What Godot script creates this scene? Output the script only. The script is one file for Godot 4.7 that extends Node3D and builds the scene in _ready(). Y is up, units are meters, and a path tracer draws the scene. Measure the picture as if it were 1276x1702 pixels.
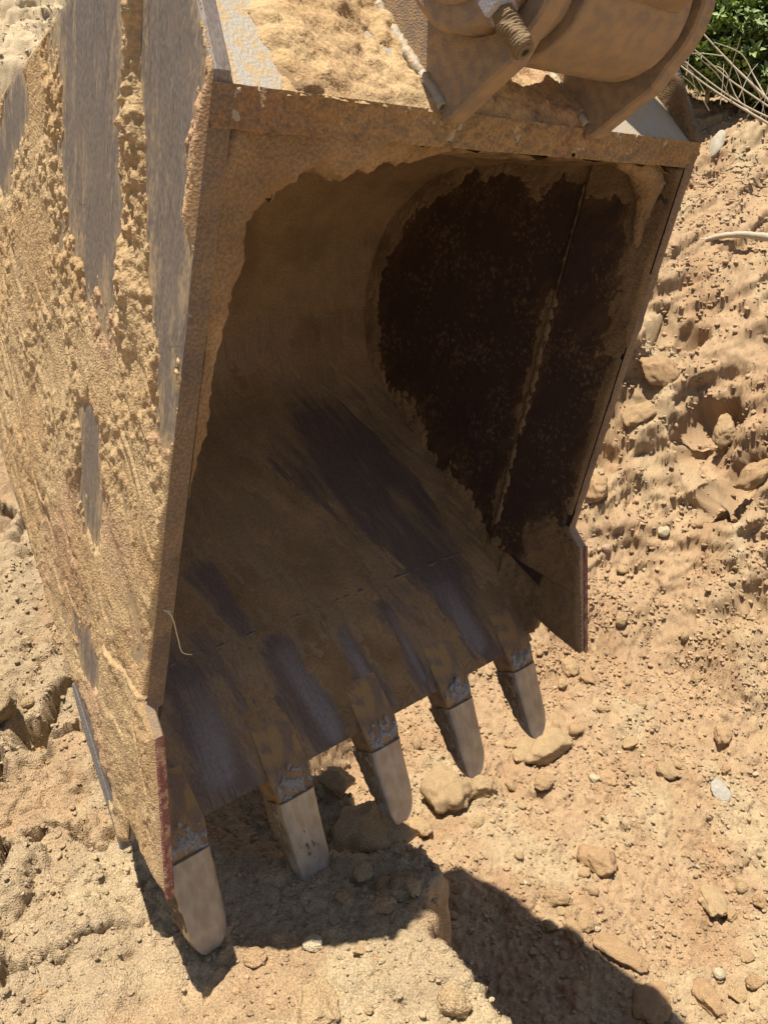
extends Node3D
# An excavator bucket resting at the edge of a dug trench in dry sandy soil, in hard midday sun.

const H := 1.1914      # opening height of the bucket (its own axes: X across, Y up the opening, Z out of it)
const W := 1.1         # opening width
const TA := 0.09357    # the side plates draw together towards the back ...
const TB := -0.02923   # ... and spread a little towards the lip

var names := {}
var mats := {}
var n_low: FastNoiseLite
var n_mid: FastNoiseLite
var n_fine: FastNoiseLite
var n_cell: FastNoiseLite
var n_cell2: FastNoiseLite
var n_crack: FastNoiseLite
var n_grit: FastNoiseLite
var rng := RandomNumberGenerator.new()
var bucket: Node3D

# ---------------------------------------------------------------- naming
func numbered(called: String) -> String:
	if not names.has(called):
		names[called] = 0
		return called
	names[called] += 1
	return "%s_%03d" % [called, names[called]]

func tag(o: Node, label: String, category: String, group := "") -> void:
	o.set_meta("label", label)
	o.set_meta("category", category)
	if group != "":
		o.set_meta("group", group)

func thing(called: String, label: String, category: String, at := Vector3.ZERO, group := "") -> Node3D:
	var o := Node3D.new()
	o.name = numbered(called)
	o.position = at
	add_child(o, true)
	tag(o, label, category, group)
	return o

func obj(called: String, m: Mesh, mat: Material, parent: Node) -> MeshInstance3D:
	var o := MeshInstance3D.new()
	o.name = numbered(called) if parent == self else called
	o.mesh = m
	if mat:
		o.material_override = mat
	parent.add_child(o, true)
	return o

# ---------------------------------------------------------------- noise and materials
func noise(kind: int, sd: int, freq: float, octaves := 1, ret := -1) -> FastNoiseLite:
	var n := FastNoiseLite.new()
	n.noise_type = kind
	n.seed = sd
	n.frequency = freq
	if octaves > 1:
		n.fractal_type = FastNoiseLite.FRACTAL_FBM
		n.fractal_octaves = octaves
	else:
		n.fractal_type = FastNoiseLite.FRACTAL_NONE
	if ret >= 0:
		n.cellular_return_type = ret
	return n

func grey_texture(sd: int, freq: float, octaves: int, lo: float, hi: float, size := 512, cellular := false, power := 1.0) -> ImageTexture:
	var n := noise(FastNoiseLite.TYPE_CELLULAR if cellular else FastNoiseLite.TYPE_SIMPLEX, sd, freq, octaves)
	var src := n.get_seamless_image(size, size)
	src.convert(Image.FORMAT_L8)
	var d := src.get_data()
	for i in d.size():
		var v := pow(d[i] / 255.0, power)
		d[i] = int(clampf((lo + (hi - lo) * v) * 255.0, 0.0, 255.0))
	var im := Image.create_from_data(size, size, false, Image.FORMAT_L8, d)
	im.convert(Image.FORMAT_RGB8)
	im.generate_mipmaps()
	return ImageTexture.create_from_image(im)

func two_tone(sd: int, freq: float, octaves: int, a: Color, b: Color, lo: float, hi: float, size := 512) -> ImageTexture:
	var src := noise(FastNoiseLite.TYPE_SIMPLEX, sd, freq, octaves).get_seamless_image(size, size)
	src.convert(Image.FORMAT_L8)
	var d := src.get_data()
	var out := PackedByteArray()
	out.resize(size * size * 3)
	for i in d.size():
		var v := smoothstep(lo, hi, d[i] / 255.0)
		var c := a.lerp(b, v)
		out[i * 3] = int(c.r * 255.0)
		out[i * 3 + 1] = int(c.g * 255.0)
		out[i * 3 + 2] = int(c.b * 255.0)
	return ImageTexture.create_from_image(Image.create_from_data(size, size, false, Image.FORMAT_RGB8, out))

func scratched_steel(sd: int, base: Color, dust: Color, pale: Color, lines: int) -> ImageTexture:
	var size := 1024
	var a := noise(FastNoiseLite.TYPE_SIMPLEX, sd, 0.11, 3).get_seamless_image(size, size)
	var b := noise(FastNoiseLite.TYPE_SIMPLEX, sd + 1, 0.008, 5).get_seamless_image(size, size)
	a.convert(Image.FORMAT_L8)
	b.convert(Image.FORMAT_L8)
	var da := a.get_data()
	var db := b.get_data()
	var out := PackedByteArray()
	out.resize(size * size * 3)
	for i in da.size():
		var f := da[i] / 255.0
		var g := db[i] / 255.0
		var c := base * (0.82 + 0.36 * f)
		c = c.lerp(dust, clampf(smoothstep(0.45, 0.9, g) * 0.55 + smoothstep(0.72, 0.8, f) * 0.55, 0.0, 0.9))
		out[i * 3] = int(clampf(c.r, 0.0, 1.0) * 255.0)
		out[i * 3 + 1] = int(clampf(c.g, 0.0, 1.0) * 255.0)
		out[i * 3 + 2] = int(clampf(c.b, 0.0, 1.0) * 255.0)
	var r := RandomNumberGenerator.new()
	r.seed = sd
	for k in lines:
		var p := Vector2(r.randf() * size, r.randf() * size)
		var ang := r.randfn(0.0, 0.22) if r.randf() < 0.85 else r.randf_range(-1.4, 1.4)
		var d := Vector2(sin(ang), cos(ang))
		var n := int(r.randf_range(15.0, 60.0 + 200.0 * pow(r.randf(), 4.0)))
		var strength := r.randf_range(0.1, 0.55)
		var tone := pale if r.randf() < 0.7 else base * 0.55
		for q in n:
			p += d
			d = d.rotated(r.randf_range(-0.004, 0.004))
			var o := (posmod(int(p.y), size) * size + posmod(int(p.x), size)) * 3
			var w := strength * sin(PI * q / n)
			for side in 2:
				o = (posmod(int(p.y), size) * size + posmod(int(p.x) + side, size)) * 3
				out[o] = int(lerpf(out[o], tone.r * 255.0, w))
				out[o + 1] = int(lerpf(out[o + 1], tone.g * 255.0, w))
				out[o + 2] = int(lerpf(out[o + 2], tone.b * 255.0, w))
			o = (posmod(int(p.y), size) * size + posmod(int(p.x) - 1, size)) * 3
			w *= 0.5
			out[o] = int(lerpf(out[o], tone.r * 255.0, w))
			out[o + 1] = int(lerpf(out[o + 1], tone.g * 255.0, w))
			out[o + 2] = int(lerpf(out[o + 2], tone.b * 255.0, w))
	return ImageTexture.create_from_image(Image.create_from_data(size, size, false, Image.FORMAT_RGB8, out))

func lin(r: float, g: float, b: float) -> Color:
	return Color(r, g, b).linear_to_srgb()

func material(key: String, color: Color, rough: float, metal := 0.0, tex: Texture2D = null, bump: Texture2D = null, bump_cm := 0.0, scale := Vector3.ONE * 4.0, world := false, vertex := false) -> StandardMaterial3D:
	var m := StandardMaterial3D.new()
	m.resource_name = key
	m.albedo_color = color
	m.roughness = rough
	m.metallic = metal
	m.vertex_color_use_as_albedo = vertex
	if tex or bump:
		m.uv1_triplanar = true
		m.uv1_world_triplanar = world
		m.uv1_scale = scale
	if tex:
		m.albedo_texture = tex
	if bump:
		m.heightmap_enabled = true
		m.heightmap_texture = bump
		m.heightmap_scale = bump_cm
	mats[key] = m
	return m

func make_materials() -> void:
	n_low = noise(FastNoiseLite.TYPE_SIMPLEX, 3, 1.6, 3)
	n_mid = noise(FastNoiseLite.TYPE_SIMPLEX, 5, 7.0, 4)
	n_fine = noise(FastNoiseLite.TYPE_SIMPLEX, 7, 34.0, 3)
	n_cell = noise(FastNoiseLite.TYPE_CELLULAR, 11, 11.0, 1, FastNoiseLite.RETURN_DISTANCE)
	n_cell2 = noise(FastNoiseLite.TYPE_CELLULAR, 13, 42.0, 1, FastNoiseLite.RETURN_DISTANCE)
	n_crack = noise(FastNoiseLite.TYPE_CELLULAR, 17, 3.1, 1, FastNoiseLite.RETURN_DISTANCE2_SUB)
	n_grit = noise(FastNoiseLite.TYPE_SIMPLEX, 19, 120.0, 2)
	var grain := grey_texture(21, 0.05, 4, 0.72, 1.0)
	var relief := grey_texture(23, 0.075, 5, 0.0, 1.0)
	var pores := grey_texture(25, 0.06, 2, 0.0, 1.0, 512, true)
	var scratch := grey_texture(27, 0.03, 4, 0.55, 1.0)
	var scuffs := grey_texture(29, 0.02, 5, 0.0, 1.0)
	material("sand", Color.WHITE, 1.0, 0.0, grain, relief, 0.45, Vector3.ONE * 5.0, true, true)
	material("clod", Color.WHITE, 1.0, 0.0, grain, relief, 0.3, Vector3.ONE * 9.0, false, true)
	material("mud", Color.WHITE, 1.0, 0.0, grain, relief, 0.14, Vector3.ONE * 5.0, false, true)
	material("steel", Color.WHITE, 0.55, 0.12, scratched_steel(41, lin(0.205, 0.178, 0.172), lin(0.33, 0.265, 0.195), lin(0.46, 0.43, 0.42), 2600), scuffs, 0.03, Vector3(1.5, 1.1, 1.5))
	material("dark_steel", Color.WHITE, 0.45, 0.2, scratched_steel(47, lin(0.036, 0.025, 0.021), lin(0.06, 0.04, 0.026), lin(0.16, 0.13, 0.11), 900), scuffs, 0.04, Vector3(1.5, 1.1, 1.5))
	material("floor_steel", Color.WHITE, 0.55, 0.1, scratched_steel(45, lin(0.125, 0.092, 0.084), lin(0.20, 0.135, 0.08), lin(0.26, 0.23, 0.22), 2600), scuffs, 0.04, Vector3(2.4, 0.8, 0.8))
	material("film_steel", Color.WHITE, 0.58, 0.08, scratched_steel(61, Color(0.80, 0.80, 0.80), Color(0.90, 0.88, 0.85), Color(1, 1, 1), 3000), scuffs, 0.03, Vector3(1.1, 0.8, 1.1), false, true)
	material("film_dark", Color.WHITE, 0.42, 0.1, scratched_steel(63, Color(0.80, 0.80, 0.80), Color(0.9, 0.88, 0.85), Color(1, 1, 1), 2600), scuffs, 0.03, Vector3(1.5, 1.1, 1.5), false, true)
	material("bright_steel", lin(0.36, 0.355, 0.37), 0.45, 0.35, scratch, scuffs, 0.08, Vector3.ONE * 12.0)
	material("adapter_steel", Color.WHITE, 0.8, 0.05, two_tone(49, 0.012, 5, lin(0.19, 0.135, 0.095), lin(0.31, 0.195, 0.09), 0.3, 0.6), relief, 0.12, Vector3.ONE * 4.0)
	material("tooth_steel", Color.WHITE, 0.36, 0.22, two_tone(43, 0.012, 5, Color(0.88, 0.86, 0.84), Color(1, 1, 1), 0.2, 0.8), scuffs, 0.05, Vector3(5, 3, 5), false, true)
	material("dusty_steel", Color.WHITE, 0.85, 0.05, two_tone(31, 0.012, 5, lin(0.245, 0.185, 0.140), lin(0.335, 0.238, 0.145), 0.2, 0.8), relief, 0.08, Vector3(4.0, 6.0, 6.0))
	material("pale_steel", Color.WHITE, 0.7, 0.1, two_tone(33, 0.02, 5, lin(0.36, 0.34, 0.30), lin(0.42, 0.31, 0.18), 0.42, 0.62), relief, 0.12, Vector3.ONE * 4.0)
	material("red_edge", Color.WHITE, 0.7, 0.1, two_tone(35, 0.012, 5, lin(0.17, 0.055, 0.05), lin(0.36, 0.23, 0.14), 0.40, 0.70), relief, 0.25, Vector3.ONE * 6.0)
	material("bolt", lin(0.62, 0.58, 0.62), 0.4, 0.5, scratch, null, 0.0, Vector3.ONE * 20.0)
	material("thread", lin(0.30, 0.21, 0.115), 0.9, 0.0, grain, relief, 0.15, Vector3.ONE * 12.0)
	material("bark", lin(0.52, 0.44, 0.31), 0.85, 0.0, grain, relief, 0.15, Vector3(14, 14, 3))
	material("pale_stem", lin(0.58, 0.50, 0.37), 0.8, 0.0, grain, null, 0.0, Vector3.ONE * 10.0)
	material("straw", lin(0.60, 0.55, 0.36), 0.7)
	var leaf := material("leaf", Color.WHITE, 0.5, 0.0, null, null, 0.0, Vector3.ONE, false, true)
	leaf.backlight_enabled = true
	leaf.backlight = Color(0.45, 0.5, 0.15)

# ---------------------------------------------------------------- mesh helpers
# A grid of nu x nv points; wrap closes it along the first index. keep drops quads.
func sheet(nu: int, nv: int, pos: PackedVector3Array, col: PackedColorArray, keep := PackedByteArray(), wrap := false, flip := false) -> ArrayMesh:
	var nor := PackedVector3Array()
	nor.resize(pos.size())
	for j in nv:
		var j0 := maxi(j - 1, 0)
		var j1 := mini(j + 1, nv - 1)
		for i in nu:
			var i0 := i - 1
			var i1 := i + 1
			if wrap:
				i0 = (i0 + nu) % nu
				i1 = i1 % nu
			else:
				i0 = maxi(i0, 0)
				i1 = mini(i1, nu - 1)
			var du := pos[j * nu + i1] - pos[j * nu + i0]
			var dv := pos[j1 * nu + i] - pos[j0 * nu + i]
			var n := dv.cross(du)
			if flip:
				n = -n
			nor[j * nu + i] = n.normalized() if n.length_squared() > 1e-20 else Vector3.UP
	var idx := PackedInt32Array()
	var has_keep := keep.size() > 0
	var cols := nu if wrap else nu - 1
	idx.resize(cols * (nv - 1) * 6)
	var k := 0
	for j in nv - 1:
		for i in cols:
			var a := j * nu + i
			var b := j * nu + (i + 1) % nu
			var c := a + nu
			var d := b + nu
			if has_keep and keep[a] + keep[b] + keep[c] + keep[d] == 0:
				continue
			if flip:
				idx[k] = a; idx[k + 1] = c; idx[k + 2] = b
				idx[k + 3] = b; idx[k + 4] = c; idx[k + 5] = d
			else:
				idx[k] = a; idx[k + 1] = b; idx[k + 2] = c
				idx[k + 3] = b; idx[k + 4] = d; idx[k + 5] = c
			k += 6
	idx.resize(k)
	var arr := []
	arr.resize(Mesh.ARRAY_MAX)
	if has_keep:   # leave out the points that no quad uses
		var at := PackedInt32Array()
		at.resize(pos.size())
		at.fill(-1)
		var p2 := PackedVector3Array()
		var n2 := PackedVector3Array()
		var c2 := PackedColorArray()
		for q in k:
			var o := idx[q]
			if at[o] < 0:
				at[o] = p2.size()
				p2.append(pos[o])
				n2.append(nor[o])
				if col.size():
					c2.append(col[o])
			idx[q] = at[o]
		pos = p2
		nor = n2
		col = c2
	arr[Mesh.ARRAY_VERTEX] = pos
	arr[Mesh.ARRAY_NORMAL] = nor
	if col.size():
		arr[Mesh.ARRAY_COLOR] = col
	arr[Mesh.ARRAY_INDEX] = idx
	var m := ArrayMesh.new()
	m.add_surface_from_arrays(Mesh.PRIMITIVE_TRIANGLES, arr)
	return m

func tri(st: SurfaceTool, a: Vector3, b: Vector3, c: Vector3, out: Vector3) -> void:
	if (c - a).cross(b - a).dot(out) < 0.0:
		var s := b
		b = c
		c = s
	st.add_vertex(a); st.add_vertex(b); st.add_vertex(c)

func start() -> SurfaceTool:
	var st := SurfaceTool.new()
	st.begin(Mesh.PRIMITIVE_TRIANGLES)
	st.set_smooth_group(-1)
	return st

func finish(st: SurfaceTool) -> ArrayMesh:
	st.generate_normals()
	return st.commit()

func inset(poly: PackedVector2Array, d: float) -> PackedVector2Array:
	var out := PackedVector2Array()
	var n := poly.size()
	var area := 0.0
	for i in n:
		area += poly[i].cross(poly[(i + 1) % n])
	var s := 1.0 if area > 0.0 else -1.0
	for i in n:
		var e0 := (poly[i] - poly[(i + n - 1) % n]).normalized()
		var e1 := (poly[(i + 1) % n] - poly[i]).normalized()
		var m := (Vector2(-e0.y, e0.x) + Vector2(-e1.y, e1.x)) * s
		var q := 1.0 + e0.dot(e1)
		out.append(poly[i] + m * (d / maxf(q, 0.5)))
	return out

# A plate with an outline in (Y, Z), between two X values that may depend on (Y, Z); edges bevelled.
func plate(st: SurfaceTool, poly: PackedVector2Array, xa: Callable, xb: Callable, bevel := 0.003) -> void:
	var inn := inset(poly, bevel)
	var n := poly.size()
	var ids := Geometry2D.triangulate_polygon(inn)
	var mid := Vector2.ZERO
	for p in poly:
		mid += p / n
	for face in 2:
		var fx: Callable = xa if face == 0 else xb
		var out := Vector3(-1, 0, 0) if face == 0 else Vector3(1, 0, 0)
		for k in range(0, ids.size(), 3):
			var t := []
			for q in 3:
				var p := inn[ids[k + q]]
				t.append(Vector3(fx.call(p.x, p.y), p.x, p.y))
			tri(st, t[0], t[1], t[2], out)
	var area := 0.0
	for i in n:
		area += poly[i].cross(poly[(i + 1) % n])
	var s := -1.0 if area > 0.0 else 1.0
	for i in n:
		var p := poly[i]
		var q := poly[(i + 1) % n]
		var pi := inn[i]
		var qi := inn[(i + 1) % n]
		var e := (q - p).normalized()
		var nrm := Vector2(-e.y, e.x) * s
		var o := Vector3(0, nrm.x, nrm.y)
		var pa := Vector3(xa.call(p.x, p.y) + bevel, p.x, p.y)
		var qa := Vector3(xa.call(q.x, q.y) + bevel, q.x, q.y)
		var pb := Vector3(xb.call(p.x, p.y) - bevel, p.x, p.y)
		var qb := Vector3(xb.call(q.x, q.y) - bevel, q.x, q.y)
		var ia := Vector3(xa.call(pi.x, pi.y), pi.x, pi.y)
		var ja := Vector3(xa.call(qi.x, qi.y), qi.x, qi.y)
		var ib := Vector3(xb.call(pi.x, pi.y), pi.x, pi.y)
		var jb := Vector3(xb.call(qi.x, qi.y), qi.x, qi.y)
		tri(st, pa, qa, qb, o); tri(st, pa, qb, pb, o)
		tri(st, ia, ja, qa, o + Vector3(-1, 0, 0)); tri(st, ia, qa, pa, o + Vector3(-1, 0, 0))
		tri(st, ib, jb, qb, o + Vector3(1, 0, 0)); tri(st, ib, qb, pb, o + Vector3(1, 0, 0))

# Rings of points joined along a path, both ends capped.
func loft(rings: Array, col := []) -> ArrayMesh:
	var nu: int = rings[0].size()
	var pos := PackedVector3Array()
	var cols := PackedColorArray()
	var all := rings.duplicate()
	var c0 := Vector3.ZERO
	var c1 := Vector3.ZERO
	for p in rings[0]:
		c0 += p / nu
	for p in rings[-1]:
		c1 += p / nu
	var cap0 := PackedVector3Array()
	var cap1 := PackedVector3Array()
	for i in nu:
		cap0.append(c0)
		cap1.append(c1)
	all.push_front(cap0)
	all.push_back(cap1)
	for j in all.size():
		for i in nu:
			pos.append(all[j][i])
			if col.size():
				cols.append(col[clampi(j - 1, 0, col.size() - 1)])
	# which way round the rings run decides the side that faces out
	var a: Vector3 = rings[0][0] - c0
	var b: Vector3 = rings[0][1] - c0
	var flip := a.cross(b).dot(c1 - c0) < 0.0
	return sheet(nu, all.size(), pos, cols, PackedByteArray(), true, not flip)

func tube(pts: PackedVector3Array, radii: PackedFloat32Array, sides := 8, rough := 0.0) -> ArrayMesh:
	var rings := []
	var up := Vector3(0.31, 0.87, 0.38)
	for j in pts.size():
		var d := (pts[mini(j + 1, pts.size() - 1)] - pts[maxi(j - 1, 0)]).normalized()
		var s := d.cross(up).normalized()
		var t := s.cross(d)
		var ring := PackedVector3Array()
		for i in sides:
			var a := TAU * i / sides
			var r := radii[j]
			if rough > 0.0:
				r *= 1.0 + rough * n_fine.get_noise_3d(pts[j].x + cos(a) * r, pts[j].y + sin(a) * r, pts[j].z)
			ring.append(pts[j] + s * cos(a) * r + t * sin(a) * r)
		rings.append(ring)
	return loft(rings)

func smooth_path(p: PackedVector3Array, steps := 6) -> PackedVector3Array:
	var out := PackedVector3Array()
	for i in p.size() - 1:
		var a := p[maxi(i - 1, 0)]
		var d := p[mini(i + 2, p.size() - 1)]
		for k in steps:
			out.append(p[i].cubic_interpolate(p[i + 1], a, d, float(k) / steps))
	out.append(p[-1])
	return out

func table(tx: PackedFloat32Array, ty: PackedFloat32Array, v: float) -> float:
	if v <= tx[0]:
		return ty[0]
	for i in range(1, tx.size()):
		if v < tx[i]:
			return lerpf(ty[i - 1], ty[i], (v - tx[i - 1]) / (tx[i] - tx[i - 1]))
	return ty[-1]

func capsule(p: Vector2, a: Vector2, b: Vector2, r: float) -> float:   # > 0 inside, 1 on the axis
	var ab := b - a
	var q := clampf((p - a).dot(ab) / ab.length_squared(), 0.0, 1.0)
	return 1.0 - p.distance_to(a + ab * q) / r

# ---------------------------------------------------------------- the ground
var edge_z := PackedFloat32Array([-9.0, -3.2, -2.6, -2.1, -1.75, -1.55, -1.42, -1.3, -1.2, -1.14, -1.05, -0.98, -0.88, -0.8, -0.6, 0.0, 3.0])
var edge_x := PackedFloat32Array([-0.2, -0.6, -0.75, -0.6, -0.42, -0.2, -0.04, 0.035, 0.06, 0.085, 0.075, 0.085, 0.14, 0.2, 0.27, 0.45, 1.2])
var right_s := PackedFloat32Array([-2.0, 0.5, 1.3, 1.9, 2.25, 2.6, 3.1, 3.7, 4.9, 6.0, 9.0, 14.0, 30.0])
var right_y := PackedFloat32Array([-0.4, -0.42, -0.47, -0.45, -0.36, -0.12, 0.3, 0.58, 0.98, 1.2, 1.5, 2.2, 3.5])
var left_s := PackedFloat32Array([-3.0, 2.6, 3.1, 3.6, 4.3, 4.8, 6.0, 14.0, 30.0])
var left_y := PackedFloat32Array([0.0, 0.02, 0.15, 0.55, 1.25, 1.5, 1.7, 2.2, 3.5])
# hollows broken into the trench wall: x, z, radius, depth
var hollows := [[1.13, -2.83, 0.12, 0.13], [1.04, -3.2, 0.10, 0.10], [1.15, -2.55, 0.10, 0.13], [0.93, -3.0, 0.09, 0.09], [1.13, -2.2, 0.08, 0.07], [1.14, -3.15, 0.08, 0.09], [1.22, -2.62, 0.07, 0.09], [1.3, -2.3, 0.1, 0.08], [0.80, -2.86, 0.09, 0.08], [1.5, -3.0, 0.16, 0.1], [1.62, -3.45, 0.14, 0.09], [-1.2, -3.4, 0.2, 0.1]]

func trench_share(x: float, z: float) -> float:   # 0 on the block, 1 in the trench
	var e := table(edge_z, edge_x, z) + 0.022 * n_mid.get_noise_2d(x * 0.5, z) + 0.012 * n_fine.get_noise_2d(0.0, z)
	var w := 0.13 + 0.6 * smoothstep(1.9, 3.2, -z)
	return smoothstep(0.0, w, x - e)

const K := 1.5     # how much deeper and farther the trench lies than a first guess from the block's level

func ground_y(x: float, z: float) -> float:
	var m := trench_share(x, z)
	var low := n_low.get_noise_2d(x, z)
	var mid := n_mid.get_noise_2d(x, z)
	var yl := 0.0
	var yr := 0.0
	if m < 1.0:
		yl = table(left_s, left_y, -z - 0.15 * x + 0.25 * low * smoothstep(2.5, 4.0, -z)) + 0.13 * smoothstep(0.5, 1.6, -x) * smoothstep(3.5, 2.0, -z)
		var flat := smoothstep(0.0, 0.35, absf(x + 0.26) + absf(z + 0.95))   # trodden level where the bucket rests
		yl += (0.020 * low + 0.018 * mid) * flat
		var tips := Geometry2D.get_closest_point_to_segment(Vector2(x, z), Vector2(-0.325, -0.95), Vector2(-0.14, -1.14)).distance_to(Vector2(x, z))
		yl -= 0.04 * smoothstep(0.26, 0.05, tips)
		yl -= 0.2 * smoothstep(1.14, 1.36, -z) * smoothstep(-0.5, -0.2, x)
		# drying cracks in the bank beside the bucket
		var wx := x + 0.12 * low + 0.02 * mid
		var wz := z + 0.06 * mid
		var cr := n_crack.get_noise_2d(wx, wz) + 1.0
		var side := smoothstep(0.38, 0.7, -x) * smoothstep(3.3, 2.7, -z)
		yl -= 0.10 * side * (1.0 - smoothstep(0.0, 0.10, cr)) * smoothstep(-0.5, 0.2, low + 0.25)
		yl += 0.07 * side * n_crack.get_noise_2d(wx * 1.9 + 7.0, wz * 1.9)
	if m > 0.0:
		var tx := x / K
		var tz := z / K
		var tlow := n_low.get_noise_2d(tx, tz)
		var tmid := n_mid.get_noise_2d(tx, tz)
		var s := 0.5 * tx - 0.866 * tz
		yr = table(right_s, right_y, s + 0.10 * tlow) + 0.02 * tlow
		var wall := smoothstep(2.1, 2.9, s)
		# claw marks that run along the wall
		var across := 0.866 * tx + 0.5 * tz
		yr += wall * 0.10 * n_low.get_noise_2d(across * 0.9, s * 0.8)
		yr += (1.0 - wall) * (0.012 * tmid + 0.020 * n_low.get_noise_2d(tx * 1.3 + 40.0, tz * 1.3))
		yr = 1.45 - K * (1.45 - yr)
	var y := lerpf(yl, yr, m)
	return y

# Relief of several sizes, laid on along the surface's own normal so that steep banks bulge and overhang.
func relief(p: Vector3, m: float) -> float:
	var k := lerpf(1.0, K, m)
	var q := p / k
	var low := n_low.get_noise_3dv(q)
	var mid := n_mid.get_noise_3dv(q)
	var patchy := clampf(0.68 + 1.2 * low + 0.5 * mid, 0.22, 1.15)
	var y := 0.024 * patchy * maxf(0.0, 0.42 - n_cell.get_noise_3dv(q) - 1.0 + 0.2) * smoothstep(-0.1, 0.35, mid + 0.6 * low)
	var on_wall := smoothstep(2.2, 2.6, 0.5 * q.x - 0.866 * q.z) * m
	y += 0.0125 * (1.0 - 0.6 * on_wall) * patchy * maxf(0.0, 0.72 - (n_cell2.get_noise_3dv(q) + 1.0))
	y += 0.0085 * n_fine.get_noise_3dv(q) + 0.0034 * n_grit.get_noise_3dv(q)
	if m > 0.5:
		var s := 0.5 * q.x - 0.866 * q.z
		var wall := smoothstep(2.2, 2.7, s)
		if wall > 0.0:
			# broken ledges and bulges, and claw marks that run aslant across the bank
			var across := 0.80 * q.x + 0.35 * q.z + 0.5 * q.y
			var up := q.y - 0.45 * across
			var broken := clampf(smoothstep(0.62, 0.1, Vector2(q.x - 1.0, (q.z + 2.95) * 0.8).length()) + smoothstep(0.45, 0.1, Vector2(q.x - 1.25, q.z + 2.45).length()), 0.0, 1.0)
			var hole := 0.0
			for h in hollows:
				var d := Vector2(q.x - h[0], q.z - h[1]).length() + 0.025 * mid
				if d < h[2] * 1.3:
					hole = maxf(hole, h[3] * (1.0 - smoothstep(h[2] * 0.3, h[2] * 1.1, d)))
			y -= hole
			y += wall * ((0.012 + 0.024 * broken) * n_mid.get_noise_3d(q.x * 0.5, q.y * 0.9, q.z * 0.5) + 0.015 * n_mid.get_noise_2d(across * 0.22, up * 2.2) + 0.008 * n_fine.get_noise_2d(across * 0.16, up * 1.5) + 0.025 * n_low.get_noise_2d(across * 1.2, up * 6.0))
	elif p.z < -3.0:
		# raked layers on the far spoil bank
		var layer := smoothstep(3.0, 3.6, -p.z)
		y += layer * (0.022 * n_mid.get_noise_2d(p.x * 0.10, p.y * 1.6) + 0.012 * n_fine.get_noise_2d(p.x * 0.06, p.y * 0.9))
	elif m > 0.02:
		y += 0.03 * sin(m * PI) * n_mid.get_noise_3d(q.x, q.y * 0.5, q.z)
	return y * k

func surface_point(x: float, z: float, with_relief := true) -> Transform3D:
	var e := 0.012
	var y := ground_y(x, z)
	var n := Vector3(ground_y(x - e, z) - ground_y(x + e, z), 2.0 * e, ground_y(x, z - e) - ground_y(x, z + e)).normalized()
	var p := Vector3(x, y, z)
	if with_relief:
		p += n * relief(p, trench_share(x, z))
	var s := n.cross(Vector3.FORWARD).normalized()
	return Transform3D(Basis(s, n, s.cross(n)), p)

func soil_color(x: float, y: float, z: float, m: float) -> Color:
	var block := Color(0.500, 0.380, 0.238)
	var red := Color(0.545, 0.372, 0.220)
	var pale := Color(0.595, 0.475, 0.295)
	var c := block.lerp(red, m * 0.85)
	c = c.lerp(pale, smoothstep(0.05, 0.5, n_low.get_noise_2d(x * 0.8 + 9.0, z * 0.8 + y * 0.6)) * 0.6)
	c = c.lerp(Color(0.46, 0.285, 0.155), smoothstep(0.1, 0.5, n_low.get_noise_2d(x * 1.1 - 5.0, z * 1.1 + y)) * 0.5)
	c = c.lerp(Color(0.70, 0.57, 0.38), 0.85 * smoothstep(2.9, 4.0, -z) * smoothstep(0.6, -0.6, x))
	return c * (1.0 + 0.16 * n_mid.get_noise_2d(x * 1.7 + 3.0, z * 1.7 + y) + 0.10 * n_grit.get_noise_2d(x * 0.7, z * 0.7))

func graded(lo_far: float, lo_fine: float, lo: float, hi: float, hi_fine: float, hi_far: float, step: float) -> PackedFloat32Array:
	# steps of one size in the middle, growing slowly out to the fine limits and fast beyond
	var left := []
	var v := lo
	var d := step
	while v > lo_far:
		d = minf(d * 1.004, 0.0165) if v > lo_fine else d * 1.06
		v -= d
		left.append(v)
	left.reverse()
	var out := PackedFloat32Array(left)
	v = lo
	while v < hi:
		out.append(v)
		v += step
	d = step
	while v < hi_far:
		out.append(v)
		d = minf(d * 1.004, 0.0165) if v < hi_fine else d * 1.06
		v += d
	return out

func make_ground() -> void:
	var xs := graded(-40.0, -2.0, -0.7, 0.9, 3.2, 40.0, 0.0056)
	var zs := graded(-60.0, -7.4, -1.9, -0.74, -0.6, 12.0, 0.0056)
	var nu := xs.size()
	var nv := zs.size()
	var pos := PackedVector3Array()
	var col := PackedColorArray()
	pos.resize(nu * nv)
	col.resize(nu * nv)
	var share := PackedFloat32Array()
	share.resize(nu * nv)
	var k := 0
	for j in nv:
		var z := zs[j]
		for i in nu:
			var x := xs[i]
			pos[k] = Vector3(x, ground_y(x, z), z)
			share[k] = trench_share(x, z)
			k += 1
	var out := pos.duplicate()
	k = 0
	for j in nv:
		for i in nu:
			var p := pos[k]
			if absf(p.x) < 9.0 and p.z > -16.0 and p.z < 2.0:
				var du := pos[k + 1 if i < nu - 1 else k] - pos[k - 1 if i > 0 else k]
				var dv := pos[k + nu if j < nv - 1 else k] - pos[k - nu if j > 0 else k]
				out[k] = p + dv.cross(du).normalized() * relief(p, share[k])
			col[k] = soil_color(p.x, p.y, p.z, share[k])
			k += 1
	pos = out
	var o := obj("ground", sheet(nu, nv, pos, col, PackedByteArray(), false, false), mats.sand, self)
	o.set_meta("kind", "structure")
	o.set_meta("label", "dug sandy soil with a raised block and a trench beside it")

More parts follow.
